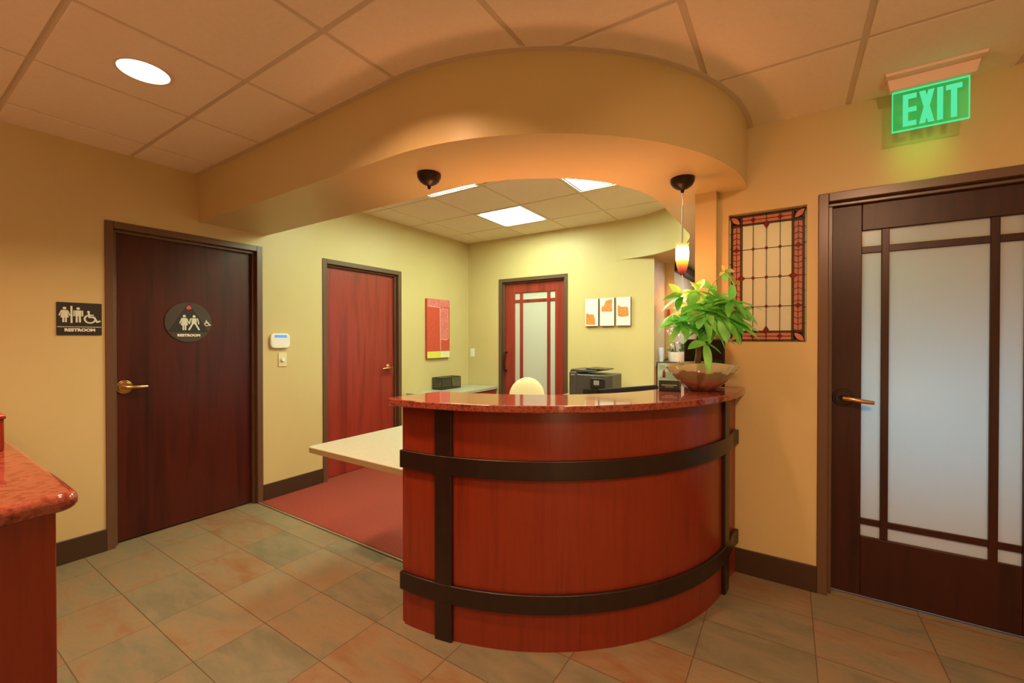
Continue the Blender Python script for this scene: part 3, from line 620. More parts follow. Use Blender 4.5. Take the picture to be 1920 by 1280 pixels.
def canopy(t, x, y, bare):
    MB().lathe([(.030, ZS), (.062, ZS), (.064, ZS-.008), (.062, ZS-.022), (.052, ZS-.040), (.034, ZS-.054), (.014, ZS-.062), (.008, ZS-.066), (.010, ZS-.072), (.006, ZS-.080), (.0, ZS-.084)], x, y, 36).build('canopy', BRONZE, t)
t = thing('ceiling_canopy', (-1.625, 1.69, ZS), 'bare bronze lamp canopy on the soffit with no pendant hanging', 'canopy')
canopy(t, -1.625, 1.69, True)
def shade_mat(zt, zb):
    m = bpy.data.materials.new('pendant_glass'); m.use_nodes = True; nt = m.node_tree; nt.nodes.clear(); L = nt.links.new
    ge = N(nt, 'ShaderNodeNewGeometry'); sp = N(nt, 'ShaderNodeSeparateXYZ'); L(ge.outputs['Position'], sp.inputs[0])
    mr = N(nt, 'ShaderNodeMapRange'); mr.inputs[1].default_value = zt; mr.inputs[2].default_value = zb; L(sp.outputs[2], mr.inputs[0])
    cr = N(nt, 'ShaderNodeValToRGB'); e = cr.color_ramp.elements; e[0].position = 0; e[0].color = (.9, .62, .10, 1); e[1].position = 1; e[1].color = (.02, .002, .004, 1)
    for q, c in ((.10, (1, .6, .18, 1)), (.22, (1, .31, .13, 1)), (.46, (1, .42, .11, 1)), (.62, (.8, .60, .04, 1)), (.72, (1, .22, .05, 1)), (.84, (.8, .05, .06, 1)), (.93, (.10, .004, .008, 1))): k = e.new(q); k.color = c
    st = N(nt, 'ShaderNodeValToRGB'); s_ = st.color_ramp.elements; s_[0].position = 0; s_[0].color = (.015,)*3+(1,); s_[1].position = 1; s_[1].color = (.006,)*3+(1,)
    for q, v in ((.10, .03), (.22, 1.0), (.42, .8), (.54, .03), (.66, .017), (.88, .012)): k = s_.new(q); k.color = (v, v, v, 1)
    ml = N(nt, 'ShaderNodeMath', operation='MULTIPLY'); ml.inputs[1].default_value = 60.0
    em = N(nt, 'ShaderNodeEmission'); gl = N(nt, 'ShaderNodeBsdfGlossy'); gl.inputs['Roughness'].default_value = .1; mx = N(nt, 'ShaderNodeMixShader'); mx.inputs[0].default_value = .06; o = N(nt, 'ShaderNodeOutputMaterial')
    L(mr.outputs[0], cr.inputs[0]); L(mr.outputs[0], st.inputs[0]); L(st.outputs[0], ml.inputs[0]); L(cr.outputs[0], em.inputs[0]); L(ml.outputs[0], em.inputs[1]); L(em.outputs[0], mx.inputs[1]); L(gl.outputs[0], mx.inputs[2]); L(mx.outputs[0], o.inputs[0]); return m
PX, PY = -.495, 2.50
t = thing('pendant_lamp', (PX, PY, ZS), 'lit pendant lamp of yellow to red glass hanging above the plant', 'lamp')
canopy(t, PX, PY, False)
MB().tube([(PX, PY, ZS-.075), (PX, PY, ZS-.10)], [.006, .003], 10).tube([(PX, PY, ZS-.10), (PX, PY, 1.93)], .0022, 8).tube([(PX, PY, 2.13), (PX, PY, 1.925)], .0042, 10).build('stem', STEEL, t)
MB().lathe([(.012, 1.925), (.030, 1.921), (.0335, 1.90), (.0345, 1.87), (.0335, 1.835), (.029, 1.80), (.021, 1.772), (.010, 1.752), (.004, 1.744), (0, 1.741)], PX, PY, 32).build('glass_shade', shade_mat(1.925, 1.741), t)
m = MB()
for k in range(10):
    a = 2*pi*k/10; m.tube([(PX+.030*cos(a), PY+.030*sin(a), 1.915), (PX+.036*cos(a), PY+.036*sin(a), 1.930)], [.004, .001], 6)
m.build('glass_crown', emit('amber_glow', (1, .55, .08), 1.2), t)
qx, qy = -.985, 5.0
t = thing('pendant_lamp', (qx, qy, ZS), 'small far pendant lamp in the hallway, half hidden by leaves', 'lamp')
canopy(t, qx, qy, False)
MB().tube([(qx, qy, ZS-.07), (qx, qy, 1.90)], .004, 8).build('stem', WHITE, t)
MB().lathe([(.012, 1.905), (.030, 1.90), (.0345, 1.86), (.030, 1.79), (.018, 1.75), (.0, 1.725)], qx, qy, 24).build('glass_shade', shade_mat(1.905, 1.725), t)

# the pendant bulb's light as it leaves the red tip of the glass
bl = bpy.data.lights.new('pendant_bulb', 'POINT'); bl.energy = 3.2; bl.color = (1.0, .20, .085); bl.shadow_soft_size = .03
bo = bpy.data.objects.new('pendant_bulb', bl); COL.objects.link(bo); bo.location = (PX, PY, 1.70)
# exit sign
ex = thing('exit_sign', (.545, 2.72, ZF), 'green edge-lit EXIT sign hanging from the ceiling above the door', 'sign')
YX = 2.72
def trapz(z0, z1, x0, x1, dx, y0, y1, dy):
    m = MB(); lo = [m.p(*q, z0) for q in ((x0+dx, y0+dy), (x1-dx, y0+dy), (x1-dx, y1-dy), (x0+dx, y1-dy))]; hi = [m.p(*q, z1) for q in ((x0, y0), (x1, y0), (x1, y1), (x0, y1))]
    m.F += [tuple(reversed(lo)), tuple(hi)] + [(lo[k], lo[(k+1) % 4], hi[(k+1) % 4], hi[k]) for k in range(4)]; return m
SHOUS = plain('sign_housing', (.80, .62, .50, 1), .45)
trapz(ZF-.012, ZF-.0005, .378, .718, .004, YX-.075, YX+.075, .004).build('mounting_plate', SHOUS, ex)
trapz(ZF-.062, ZF-.012, .392, .706, .010, YX-.03, YX+.03, .012).build('housing', SHOUS, ex, bevel=.003)
def acrylic():
    m = bpy.data.materials.new('green_acrylic'); m.use_nodes = True; nt = m.node_tree; nt.nodes.clear(); L = nt.links.new
    tr = N(nt, 'ShaderNodeBsdfTransparent'); tr.inputs[0].default_value = (.60, .85, .62, 1); em = N(nt, 'ShaderNodeEmission'); em.inputs[0].default_value = (.0, 1, .25, 1); em.inputs[1].default_value = .13
    ad = N(nt, 'ShaderNodeAddShader'); o = N(nt, 'ShaderNodeOutputMaterial'); L(tr.outputs[0], ad.inputs[0]); L(em.outputs[0], ad.inputs[1]); L(ad.outputs[0], o.inputs[0]); return m
EXB = (.414, .677, 2.384, 2.574)
onY(YX).box(EXB[0], EXB[1], EXB[2], EXB[3], -.004, .004).build('acrylic_panel', acrylic(), ex, smooth=0)
GL = emit('letter_glow', (.12, .95, .42), .8); GE = emit('edge_glow', (.10, 1.0, .38), .8)
m = onY(YX); x0, x1, z0, z1 = EXB
for q in ((x0, x1, z0, z0+.005), (x0, x0+.003, z0, z1), (x1-.003, x1, z0, z1), (x0, x1, z1-.004, z1)): m.box(*q, -.0045, .0045)
m.build('lit_edge', GE, ex, smooth=0)
zb, zt = 2.402, 2.552; sW = .019
m = onY(YX)
a = .452; m.box(a, a+.019, zb, zt, .004, .0055).box(a+.019, a+.048, zb, zb+.023, .004, .0055).box(a+.019, a+.048, zt-.023, zt, .004, .0055).box(a+.019, a+.048, (zb+zt)/2-.010, (zb+zt)/2+.012, .004, .0055)
a = .509; m.prism([(a, zb), (a+.021, zb), (a+.052, zt), (a+.031, zt)], .004, .0055).prism([(a+.031, zb), (a+.052, zb), (a+.021, zt), (a, zt)], .0041, .0056)
a = .570; m.box(a, a+.020, zb, zt, .004, .0055)
a = .599; m.box(a, a+.053, zt-.023, zt, .004, .0055).box(a+.0165, a+.0365, zb, zt-.023, .004, .0055)
m.build('exit_letters', GL, ex, smooth=0)

# ------------------------------------------------------------------ office things behind the desk
cr_ = thing('credenza', (-3.52, 4.1, 0), 'red credenza with pale laminate top in the far left corner', 'cabinet')
MB().box(-3.765, -3.268, 3.53, 4.688, .722, .757).build('worktop', LAM, cr_, bevel=.003)
MB().box(-3.752, -3.29, 3.55, 4.676, .008, .721).build('cabinet_body', RWOOD, cr_, bevel=.002)
for y0 in (3.57, 3.95, 4.33):
    d = MB().box(-3.289, -3.272, y0, y0+.33, .10, .70).build('door', RWOOD, cr_, bevel=.002); MB().tube([(-3.272, y0+.28, .60), (-3.255, y0+.28, .60), (-3.255, y0+.28, .50), (-3.272, y0+.28, .50)], .004, 8).build('handle', STEEL, d)
def meshmat():
    m = bpy.data.materials.new('wire_mesh'); m.use_nodes = True; nt = m.node_tree; nt.nodes.clear(); L = nt.links.new
    tc = N(nt, 'ShaderNodeTexCoord'); ck = N(nt, 'ShaderNodeTexChecker'); ck.inputs['Scale'].default_value = 330; L(tc.outputs['Object'], ck.inputs[0])
    d = N(nt, 'ShaderNodeBsdfPrincipled'); d.inputs['Base Color'].default_value = (.02, .016, .014, 1); t = N(nt, 'ShaderNodeBsdfTransparent'); mx = N(nt, 'ShaderNodeMixShader'); o = N(nt, 'ShaderNodeOutputMaterial')
    mx.inputs[0].default_value = .70; L(d.outputs[0], mx.inputs[1]); L(t.outputs[0], mx.inputs[2]); L(mx.outputs[0], o.inputs[0]); return m
bk = thing('wire_basket', (-3.67, 4.14, .757), 'black wire mesh basket on the pale credenza in the corner', 'basket')
bx0, bx1, by0, by1, bz0, bz1 = -3.748, -3.595, 3.955, 4.315, .7585, .905
WM = meshmat()
m = MB()
for q in ((bx0, bx1, by0, by0+.001, bz0, bz1), (bx0, bx1, by1-.001, by1, bz0, bz1), (bx0, bx0+.001, by0, by1, bz0, bz1), (bx1-.001, bx1, by0, by1, bz0, bz1), (bx0, bx1, by0, by1, bz0, bz0+.001)): m.box(*q)
m.build('mesh_wall', WM, bk, smooth=0)
m = MB(); cs = [(bx0, by0), (bx1, by0), (bx1, by1), (bx0, by1), (bx0, by0)]
for z in (bz0+.004, bz1): m.tube([(x, y, z) for x, y in cs], .004, 6)
for x, y in cs[:4]: m.tube([(x, y, bz0+.004), (x, y, bz1)], .004, 6)
m.build('wire_frame', BLACK, bk)
xm = (bx0+bx1)/2
for y in (by0, by1): MB().tube([(xm-.03, y, bz1), (xm-.03, y, bz1-.05), (xm-.02, y, bz1-.06), (xm+.02, y, bz1-.06), (xm+.03, y, bz1-.05), (xm+.03, y, bz1)], .003, 6).build('grip', BLACK, bk)

ch = thing('office_chair', (-2.26, 3.70, 0), 'cream upholstered office chair with rounded back behind the counter', 'chair', rz=radians(20))
Lm = Matrix.LocRotScale(ch.location, ch.rotation_euler, None)
def CH(): return MB(Lm @ Vector((0, 0, 0)), Lm.to_3x3() @ Vector((1, 0, 0)), Lm.to_3x3() @ Vector((0, 1, 0)), (0, 0, 1))
m = CH(); rings = []          # padded backrest
for k in range(23):
    t_ = k/10*.4 if k <= 10 else .4+.6*sin(radians(90*(k-10)/12)); z = .55+.432*t_; hw = .205*(1-min(1, max(0, (t_-.4)/.6))**2.3)**.5 if k < 22 else .006; hw = max(hw, .006) * (1 - .12*(1-t_)**2)
    th = .045*(1-t_**8)**.5+.003; yb_ = .19+.05*t_
    rings.append([m.p(hw*cos(2*pi*j/20)*(1 if True else 0), yb_+th*sin(2*pi*j/20)-.05*(hw/.205)**2*(cos(2*pi*j/20)**2)*.6, z) for j in range(20)])
for A, B in zip(rings, rings[1:]):
    for j in range(20): m.F.append((A[j], A[(j+1) % 20], B[(j+1) % 20], B[j]))
m.F += [tuple(reversed(rings[0])), tuple(rings[-1])]
m.build('backrest', CREAM, ch, smooth=80)
CH().prism(rrect(-.24, .24, -.24, .20, .09), .44, .52).build('seat', CREAM, ch, bevel=.03, seg=4)
CH().tube([(0, .10, .44), (0, .26, .42), (0, .275, .50), (0, .262, .72)], .018, 10).build('back_support', BLACK, ch)
CH().tube([(0, 0, .10), (0, 0, .44)], .028, 14).build('gas_column', BLACK, ch)
for k in range(5):
    a = 2*pi*k/5+.3; CH().tube([(0, 0, .11), (.28*cos(a), .28*sin(a), .075)], [.025, .015], 8).build('leg', BLACK, ch)
    CH().lathe([(.0, .0085), (.02, .012), (.026, .034), (.02, .056), (0, .062)], .28*cos(a), .28*sin(a), 14).build('caster', BLACK, ch)

pc = thing('printer_counter', (-1.72, 4.4, 0), 'pale topped counter under the printer against the back wall', 'counter')
MB().box(-2.17, -1.235, 4.02, 4.680, .722, .756).build('worktop', LAM, pc, bevel=.003); MB().box(-2.15, -1.25, 4.05, 4.675, .008, .721).build('cabinet_body', RWOOD, pc)
for x0 in (-2.14, -1.69): 
    d = MB().box(x0, x0+.43, 4.03, 4.049, .1, .70).build('door', RWOOD, pc, bevel=.002); MB().tube([(x0+.36, 4.03, .62), (x0+.36, 4.01, .62), (x0+.36, 4.01, .52), (x0+.36, 4.03, .52)], .004, 8).build('handle', STEEL, d)
PBODY = plain('printer_grey', (.060, .048, .045, 1), .35); PDARK = plain('printer_dark', (.018, .016, .018, 1), .3)
pr = thing('printer', (-1.755, 4.38, .757), 'dark grey office printer with paper tray on the pale back counter', 'printer')
pz = .7575; X0, X1, F0, F1 = -1.985, -1.525, 4.21, 4.56
MB().prism([(X0, F0), (X0+.075, F0-.004), (X1-.05, F0), (X1, F0+.05), (X1, F1), (X0, F1)], pz, pz+.275).build('body', PBODY, pr, bevel=.012, seg=3)
MB().box(X0, X0+.085, F0-.012, F1-.02, pz+.02, pz+.30).build('side_tower', PBODY, pr, bevel=.012, seg=3)
sd = MB((0, 0, 0), (1, 0, 0), (0, 0, 1), (0, 1, 0))
sd.prism([(X0, pz+.278), (X0+.10, pz+.29), (X0+.30, pz+.305), (X0+.30, pz+.322), (X0+.02, pz+.328), (X0, pz+.318)], F0+.02, F1-.02); sd.build('document_feeder', PBODY, pr, bevel=.006)
sd = MB((0, 0, 0), (1, 0, 0), (0, 0, 1), (0, 1, 0)); sd.prism([(X0+.16, pz+.325), (X0+.39, pz+.322), (X0+.395, pz+.333), (X0+.18, pz+.343)], F0+.05, F1-.06); sd.build('paper_support', PDARK, pr, bevel=.004)
onY(F0).box(X0+.10, X1-.06, pz+.115, pz+.262, .0005, .004).build('front_cover', PBODY, pr, bevel=.002)
onY(F0).prism(rrect(X0+.245, X1-.055, pz+.13, pz+.24, .02, 4), .004, .020).build('control_panel', PDARK, pr, bevel=.005)
onY(F0).box(X0+.285, X0+.345, pz+.165, pz+.215, .020, .0212).build('touch_screen', plain('lcd_grey', (.30, .27, .22, 1), .25), pr, smooth=0)
onY(F0).box(X0+.11, X1-.08, pz+.035, pz+.105, .0005, .003).build('output_slot', BLACK, pr)
MB().box(X0+.10, X1-.09, F0-.14, F0-.001, pz+.012, pz+.026).build('paper_tray', PDARK, pr, bevel=.003)
MB().box(X0+.16, X0+.23, F0-.145, F0-.13, pz+.026, pz+.045).build('paper_stop', PBODY, pr, bevel=.002)
onY(F0-.012).box(X0+.02, X0+.065, pz+.262, pz+.272, .0002, .001).build('badge', plain('badge_silver', (.5, .5, .5, 1), .3, .5), pr, smooth=0)

pr.scale = (1, 1, .95)
mo = thing('computer_monitor', (-.985, 3.115, .74), 'dark monitor behind the counter showing only its thin top edge', 'monitor', rz=radians(63))
Lm2 = Matrix.LocRotScale(mo.location, mo.rotation_euler, None)
def MO(): return MB(Lm2 @ Vector((0, 0, 0)), Lm2.to_3x3() @ Vector((1, 0, 0)), Lm2.to_3x3() @ Vector((0, 1, 0)), (0, 0, 1))
MO().box(-.298, .298, -.018, .012, .05, .300).build('bezel', plain('monitor_brown', (.014, .009, .007, 1), .65, 0, .15), mo, bevel=.003)
MO().box(-.28, .28, .012, .0135, .07, .28).build('screen', BLACKGLOSS, mo, smooth=0)
MO().box(-.03, .03, -.03, -.018, .008, .16).build('stand_neck', BLACK, mo); MO().prism(rrect(-.10, .10, -.09, .05, .03), -.02, -.008).build('stand_base', BLACK, mo)
# the desk return that carries the monitor and its keyboard
rt_ = thing('side_desk', (-1.0, 3.2, 0), 'low work surface hidden behind the counter under the monitor', 'desk')
MB().box(-1.12, -.50, 2.812, 3.55, .682, .718).build('worktop', LAM, rt_, bevel=.003); MB().box(-1.09, -1.065, 2.83, 3.53, .008, .681).build('side_panel', CHERRY, rt_); MB().box(-.55, -.525, 2.83, 3.53, .008, .681).build('side_panel', CHERRY, rt_)

# ------------------------------------------------------------------ things on the counter
ZC = 1.1115
bp_ = thing('display_panel', (-.425, 2.79, ZC), 'black flat panel display standing on the counter behind the plant', 'display', rz=radians(-10))
La = Matrix.LocRotScale(bp_.location, bp_.rotation_euler, None)
def BP(): return MB(La @ Vector((0, 0, 0)), La.to_3x3() @ Vector((1, 0, 0)), La.to_3x3() @ Vector((0, 1, 0)), (0, 0, 1))
BP().box(-.118, .118, -.010, .0, .004, .285).build('panel_body', BLACK, bp_, bevel=.004); BP().box(-.105, .105, -.0112, -.010, .02, .27).build('screen', BLACKGLOSS, bp_, smooth=0)
BP().box(-.05, .05, -.05, .005, .0, .006).build('foot', BLACK, bp_)

cf = thing('card_stand', (-.588, 2.60, ZC), 'black framed mint card standing left of the glazed plant bowl', 'frame', rz=radians(14))
La3 = Matrix.LocRotScale(cf.location, cf.rotation_euler, None)
def CF(): return MB(La3 @ Vector((0, 0, 0)), La3.to_3x3() @ Vector((1, 0, 0)), La3.to_3x3() @ Vector((0, 0, 1)), La3.to_3x3() @ Vector((0, -1, 0)))
CF().box(-.068, .068, .0, .150, -.012, -.002).build('frame_body', BLACK, cf, bevel=.002)
CF().box(-.062, .062, .006, .144, -.002, .0).build('mint_card', plain('mint_paper', (.50, .86, .84, 1), .6), cf, smooth=0)
m = CF().box(-.034, -.018, .058, .092, .0, .0008).box(-.030, -.022, .092, .104, .0, .0008); m.build('bottle_print', plain('bottle_print', (.22, .06, .12, 1), .5), cf, smooth=0)
m = CF()
for k in range(4): m.box(-.052, -.052+.07-.012*(k % 2), .126-.006*k, .128-.006*k, .0, .0006)
m.build('print_lines', plain('print_grey', (.16, .26, .24, 1), .6), cf, smooth=0)
bh = thing('card_holder', (-.545, 2.425, ZC), 'small green black plaque holder in front of the mint card', 'card holder', rz=radians(16))
La4 = Matrix.LocRotScale(bh.location, bh.rotation_euler, None)
def BH(): return MB(La4 @ Vector((0, 0, 0)), La4.to_3x3() @ Vector((1, 0, 0)), La4.to_3x3() @ Vector((0, 0, 1)), La4.to_3x3() @ Vector((0, -1, 0)))
BH().box(-.054, .054, .0, .008, -.028, .010).build('holder_base', BLACK, bh, bevel=.001)
BH().box(-.054, .054, .008, .058, -.004, .002).build('holder_front', plain('plaque_green', (.020, .040, .034, 1), .25), bh, bevel=.001)
m = BH()
for k in range(11): m.box(-.040+.0073*k, -.040+.0073*k+.0055, .030, .035, .002, .0026)
m.box(-.022, .022, .022, .0245, .002, .0026); m.build('print_lines', plain('gold_print', (.50, .46, .30, 1), .5), bh, smooth=0)
m = BH().box(-.056, .056, .008, .0605, -.0065, -.0045); m.build('acrylic_back', plain('acrylic_rim', (.65, .75, .70, 1), .1), bh, smooth=0)

# potted plant: lens shaped lustre bowl, moss, trunk, palmate leaves
BX, BY = -.395, 2.535
pl = thing('potted_plant', (BX, BY, ZC), 'leafy green money tree in a boat shaped glazed bowl on the counter', 'plant')
ax = Vector((.86, .51, 0)).normalized(); ay = Vector((-ax.y, ax.x, 0))
def bowl():
    m = MB(); nu = 40; prof = [(.30, .0), (.36, .004), (.50, .025), (.68, .058), (.84, .092), (.96, .122), (1.0, .133), (.975, .131), (.90, .112), (.70, .085)]
    rings = []
    for f_, z in prof:
        R = []
        for j in range(nu):
            t_ = 2*pi*j/nu; c_, s_ = cos(t_), sin(t_)
            u = .200*f_*c_; v = .105*min(1, f_*1.05)*(abs(s_)**1.15)*(1 if s_ >= 0 else -1)*(1-.12*f_*abs(c_))
            zz = z + (.024*(1-c_*c_) if f_ > .8 else .0)*min(1, (f_-.8)/.15 if f_ > .8 else 0)
            q = Vector((BX, BY, ZC+.0005+zz)) + ax*u + ay*v; R.append(m.p(*q))
        rings.append(R)
    for A, B in zip(rings, rings[1:]):
        for j in range(nu): m.F.append((A[j], A[(j+1) % nu], B[(j+1) % nu], B[j]))
    m.F += [tuple(reversed(rings[0])), tuple(rings[-1])]
    return m
def glaze():
    m, nt, b, o = new('lustre_glaze'); L = nt.links.new
    ge = N(nt, 'ShaderNodeNewGeometry'); sp = N(nt, 'ShaderNodeSeparateXYZ'); L(ge.outputs['Position'], sp.inputs[0])
    tc = N(nt, 'ShaderNodeTexCoord'); mp = N(nt, 'ShaderNodeMapping'); mp.inputs['Scale'].default_value = (9, 9, 22); L(tc.outputs['Object'], mp.inputs[0])
    no = N(nt, 'ShaderNodeTexNoise'); no.inputs['Scale'].default_value = 1.2; no.inputs['Detail'].default_value = 5; no.inputs['Distortion'].default_value = 1; L(mp.outputs[0], no.inputs['Vector'])
    mr = N(nt, 'ShaderNodeMapRange'); mr.inputs[1].default_value = ZC+.02; mr.inputs[2].default_value = ZC+.19; L(sp.outputs[2], mr.inputs[0])
    ad = N(nt, 'ShaderNodeMath', operation='MULTIPLY_ADD'); ad.inputs[1].default_value = .50; L(no.outputs[0], ad.inputs[0]); L(mr.outputs[0], ad.inputs[2])
    cr = N(nt, 'ShaderNodeValToRGB'); e = cr.color_ramp.elements; e[0].position = .15; e[0].color = (.05, .035, .02, 1); e[1].position = .96; e[1].color = (.60, .58, .36, 1)
    for q, c in ((.30, (.22, .08, .06, 1)), (.44, (.36, .13, .11, 1)), (.56, (.20, .20, .09, 1)), (.66, (.30, .17, .10, 1)), (.74, (.20, .20, .10, 1)), (.79, (.56, .56, .36, 1))): k = e.new(q); k.color = c
    L(ad.outputs[0], cr.inputs[0]); L(cr.outputs[0], b.inputs['Base Color']); b.inputs['Roughness'].default_value = .10; b.inputs['Metallic'].default_value = .08; b.inputs['Coat Weight'].default_value = .6
    return m
bowl().build('bowl', glaze(), pl, smooth=60)
m = MB(); m2 = MB()
for k in range(90):
    t_ = random.uniform(0, 2*pi); r_ = sqrt(random.random()); q = Vector((BX, BY, ZC+.128+.022*(1-abs(cos(t_))*r_)))+ax*(.165*r_*cos(t_))+ay*(.07*r_*sin(t_)); s_ = random.uniform(.008, .014)
    m.lathe([(0, q.z-s_*.6), (s_*.8, q.z-s_*.2), (s_*.7, q.z+s_*.4), (0, q.z+s_*.7)], q.x, q.y, 6)
m.build('moss', plain('moss', (.13, .17, .04, 1), .9), pl)
def at(px, py, Y):
    F, yw, pt = 800., radians(32.92), radians(-.43); fw = Vector((-sin(yw)*cos(pt), cos(yw)*cos(pt), sin(pt))); r_ = Vector((cos(yw), sin(yw), 0)); up = r_.cross(fw)
    d = fw*F + r_*(px-960) + up*(640-py); return Vector((0, 0, 1.4)) + d*(Y/d.y)
T0_ = at(1307, 684, 2.535); T1_ = at(1309, 640, 2.53); T2_ = at(1316, 606, 2.53)
MB().tube([T0_, (T0_+T1_)/2+Vector((.004, 0, 0)), T1_, T2_], [.017, .0145, .013, .009], 12).tube([T0_+Vector((.012, .004, 0)), T1_+Vector((-.006, .004, -.01)), T2_], [.011, .010, .006], 10).build('trunk', BARK, pl)
leaf = MB(); young = MB(); pet = MB()
def leaflet(M_, base, d, L, W, droop, roll=0):
    d = d.normalized(); up = Vector((0, 0, 1)); sd_ = d.cross(up)
    if sd_.length < .2: sd_ = Vector((.84, .54, 0))
    sd_.normalize(); nn = sd_.cross(d); sd_, nn = sd_*cos(roll)+nn*sin(roll), nn*cos(roll)-sd_*sin(roll)
    n = 9; rows_ = []
    for k in range(n):
        t_ = k/(n-1); w_ = W*(sin(pi*min(1, t_**.85*1.0))**.8 if 0 < t_ < 1 else .0)*.5+.0004
        c_ = base + d*(L*t_) + up*(-droop*L*t_*t_)
        rows_.append([M_.p(*(c_-sd_*w_+nn*w_*.30)), M_.p(*c_), M_.p(*(c_+sd_*w_+nn*w_*.30))])
    for A, B in zip(rows_, rows_[1:]):
        for j in (0, 1): M_.F.append((A[j], A[j+1], B[j+1], B[j]))
view = Vector((.20, -.98, .05))
def palm(hub, start, tips, W=.042, M_=None, droop=.12):
    """compound leaf: hub position, petiole start and the leaflet tips as offsets (image right, image up, toward viewer) in metres"""
    M_ = M_ or leaf
    mid = (hub+start)/2 + Vector((0, 0, .02)); pet.tube([start, mid, hub], [.0028, .0022, .0018], 6)
    R_ = Vector((.84, .543, 0)); Fv = Vector((.543, -.84, 0))
    for r_, u_, f_ in tips:
        v = R_*r_ + Vector((0, 0, u_)) + Fv*f_; leaflet(M_, hub, v, v.length, W*1.28*random.uniform(.88, 1.1), droop, random.uniform(-.6, .6))
top = T2_
Yp = 2.50
K = .00298      # metres per photo pixel at the plant
def H(px, py, dy=0): return at(px, py, Yp+dy)
def tip(hpx, hpy, lst): return [((x-hpx)*K, (hpy-y)*K, f_) for x, y, f_ in lst]
specs = [
 ((1308, 546), -.02, [(1239, 556, .03), (1274, 545, .05), (1294, 526, .0), (1322, 519, -.02), (1345, 560, .04), (1320, 578, .07), (1283, 572, .06)], .046),
 ((1277, 556), -.07, [(1254, 528, .0), (1238, 578, .04), (1262, 580, .07), (1303, 560, -.03), (1250, 556, .06)], .040),
 ((1330, 542), .03, [(1321, 520, -.02), (1345, 563, .03), (1300, 530, -.04), (1350, 540, -.04)], .042),
 ((1371, 563), -.02, [(1371, 531, .0), (1421, 575, .03), (1408, 600, .05), (1335, 568, .03), (1356, 590, .06), (1385, 592, .07)], .040),
 ((1354, 590), -.06, [(1411, 614, .04), (1408, 626, .06), (1352, 634, .06), (1370, 636, .08), (1316, 578, .03), (1384, 602, .02)], .046),
 ((1322, 590), -.08, [(1345, 630, .06), (1300, 612, .07), (1316, 630, .09), (1287, 596, .05), (1350, 605, .05)], .044),
 ((1280, 606), -.10, [(1250, 640, .05), (1300, 625, .06), (1277, 632, .08), (1252, 606, .05), (1301, 596, .02)], .038),
 ((1258, 590), -.06, [(1230, 619, .04), (1246, 612, .06), (1270, 612, .06), (1290, 590, .0)], .036),
 ((1322, 642), -.12, [(1288, 649, .03), (1320, 689, .05), (1346, 658, .03), (1330, 625, .0)], .046),
 ((1300, 575), -.03, [(1270, 585, .06), (1285, 604, .08), (1312, 606, .08), (1330, 586, .04), (1296, 552, -.03)], .042),
 ((1340, 565), .05, [(1372, 580, .03), (1380, 555, -.02), (1330, 540, -.03), (1352, 600, .06)], .042),
 ((1338, 612), .0, [(1372, 640, .02), (1352, 648, .04), (1325, 640, .04), (1310, 622, .02)], .040),
 ((1296, 610), .02, [(1268, 625, .0), (1280, 638, .03), (1312, 634, .03), (1310, 600, -.03)], .038),
 ((1365, 600), .06, [(1395, 625, .0), (1385, 640, .03), (1345, 622, .03), (1400, 590, -.02)], .040),
]
for (hx, hy), dy, lst, W in specs: palm(H(hx, hy, dy), top+Vector((random.uniform(-.01, .01), random.uniform(-.01, .01), random.uniform(-.03, .02))), tip(hx, hy, lst), W)
for k in range(16):
    hx = random.uniform(1262, 1378); hy = 555+random.uniform(0, 78)*(1-.35*abs(hx-1318)/60); a0 = random.uniform(0, 2*pi); n_l = random.choice((4, 5, 5, 6))
    palm(H(hx, hy, random.uniform(-.12, .10)), top+Vector((random.uniform(-.01, .01), random.uniform(-.01, .01), random.uniform(-.04, .02))), [(.115*cos(a0+2*pi*j/n_l)*random.uniform(.8, 1.1), -.012+.050*sin(a0+2*pi*j/n_l), .06*random.uniform(-.3, 1)) for j in range(n_l)], .036)
hub = H(1360, 509, .02); s0 = H(1328, 545, .02)
pet.tube([top, s0, (s0+hub)/2+Vector((0, 0, .012)), hub], [.003, .0025, .002, .002], 6)
palm(hub, hub-Vector((0, 0, .005)), tip(1360, 509, [(1354, 493, .0), (1347, 514, .02), (1377, 506, .0), (1382, 532, .02)]), .026, young, .25)
palm(hub, hub-Vector((0, 0, .005)), tip(1360, 509, [(1374, 537, .03), (1357, 526, .02)]), .030, leaf, .2)
lf = leaf.build('foliage', LEAF, pl, smooth=180); young.build('young_leaves', YOUNG, pl, smooth=180); pet.build('petioles', GREENP, pl)

# ------------------------------------------------------------------ hallway glimpse
hc = thing('hall_cabinet', (-.95, 4.98, 0), 'red cabinet in the hallway just past the wall corner', 'cabinet')
MB().box(-1.205, -.45, 4.79, 5.18, .008, 1.075).build('cabinet_body', RWOOD, hc, bevel=.002); MB().box(-1.21, -.44, 4.77, 5.19, 1.0755, 1.100).build('cabinet_top', RWOOD, hc, bevel=.003)
fp = thing('flower_pot', (-1.02, 4.95, 1.10), 'white pot of trailing leaves and pale orchids on the hall cabinet', 'plant')
fx, fy = at(1266, 675, 4.93).x+.01, 4.93
MB().lathe([(.05, 1.1005), (.06, 1.105), (.085, 1.18), (.09, 1.25), (.082, 1.25), (.07, 1.22)], fx, fy, 24).build('pot', plain('white_ceramic', (.82, .76, .70, 1), .3), fp)
m = MB(); fl_ = MB()
for k in range(46):
    a = random.uniform(0, 2*pi); r_ = random.uniform(.02, .11); q = Vector((fx+.01+r_*cos(a)*.8, fy+.05+r_*sin(a)*.6, 1.25+random.uniform(-.04, .10)-(r_*.5)))
    leaflet(m, q, Vector((cos(a), sin(a), random.uniform(-.8, .6))), random.uniform(.05, .09), .035, .3, random.uniform(-1, 1))
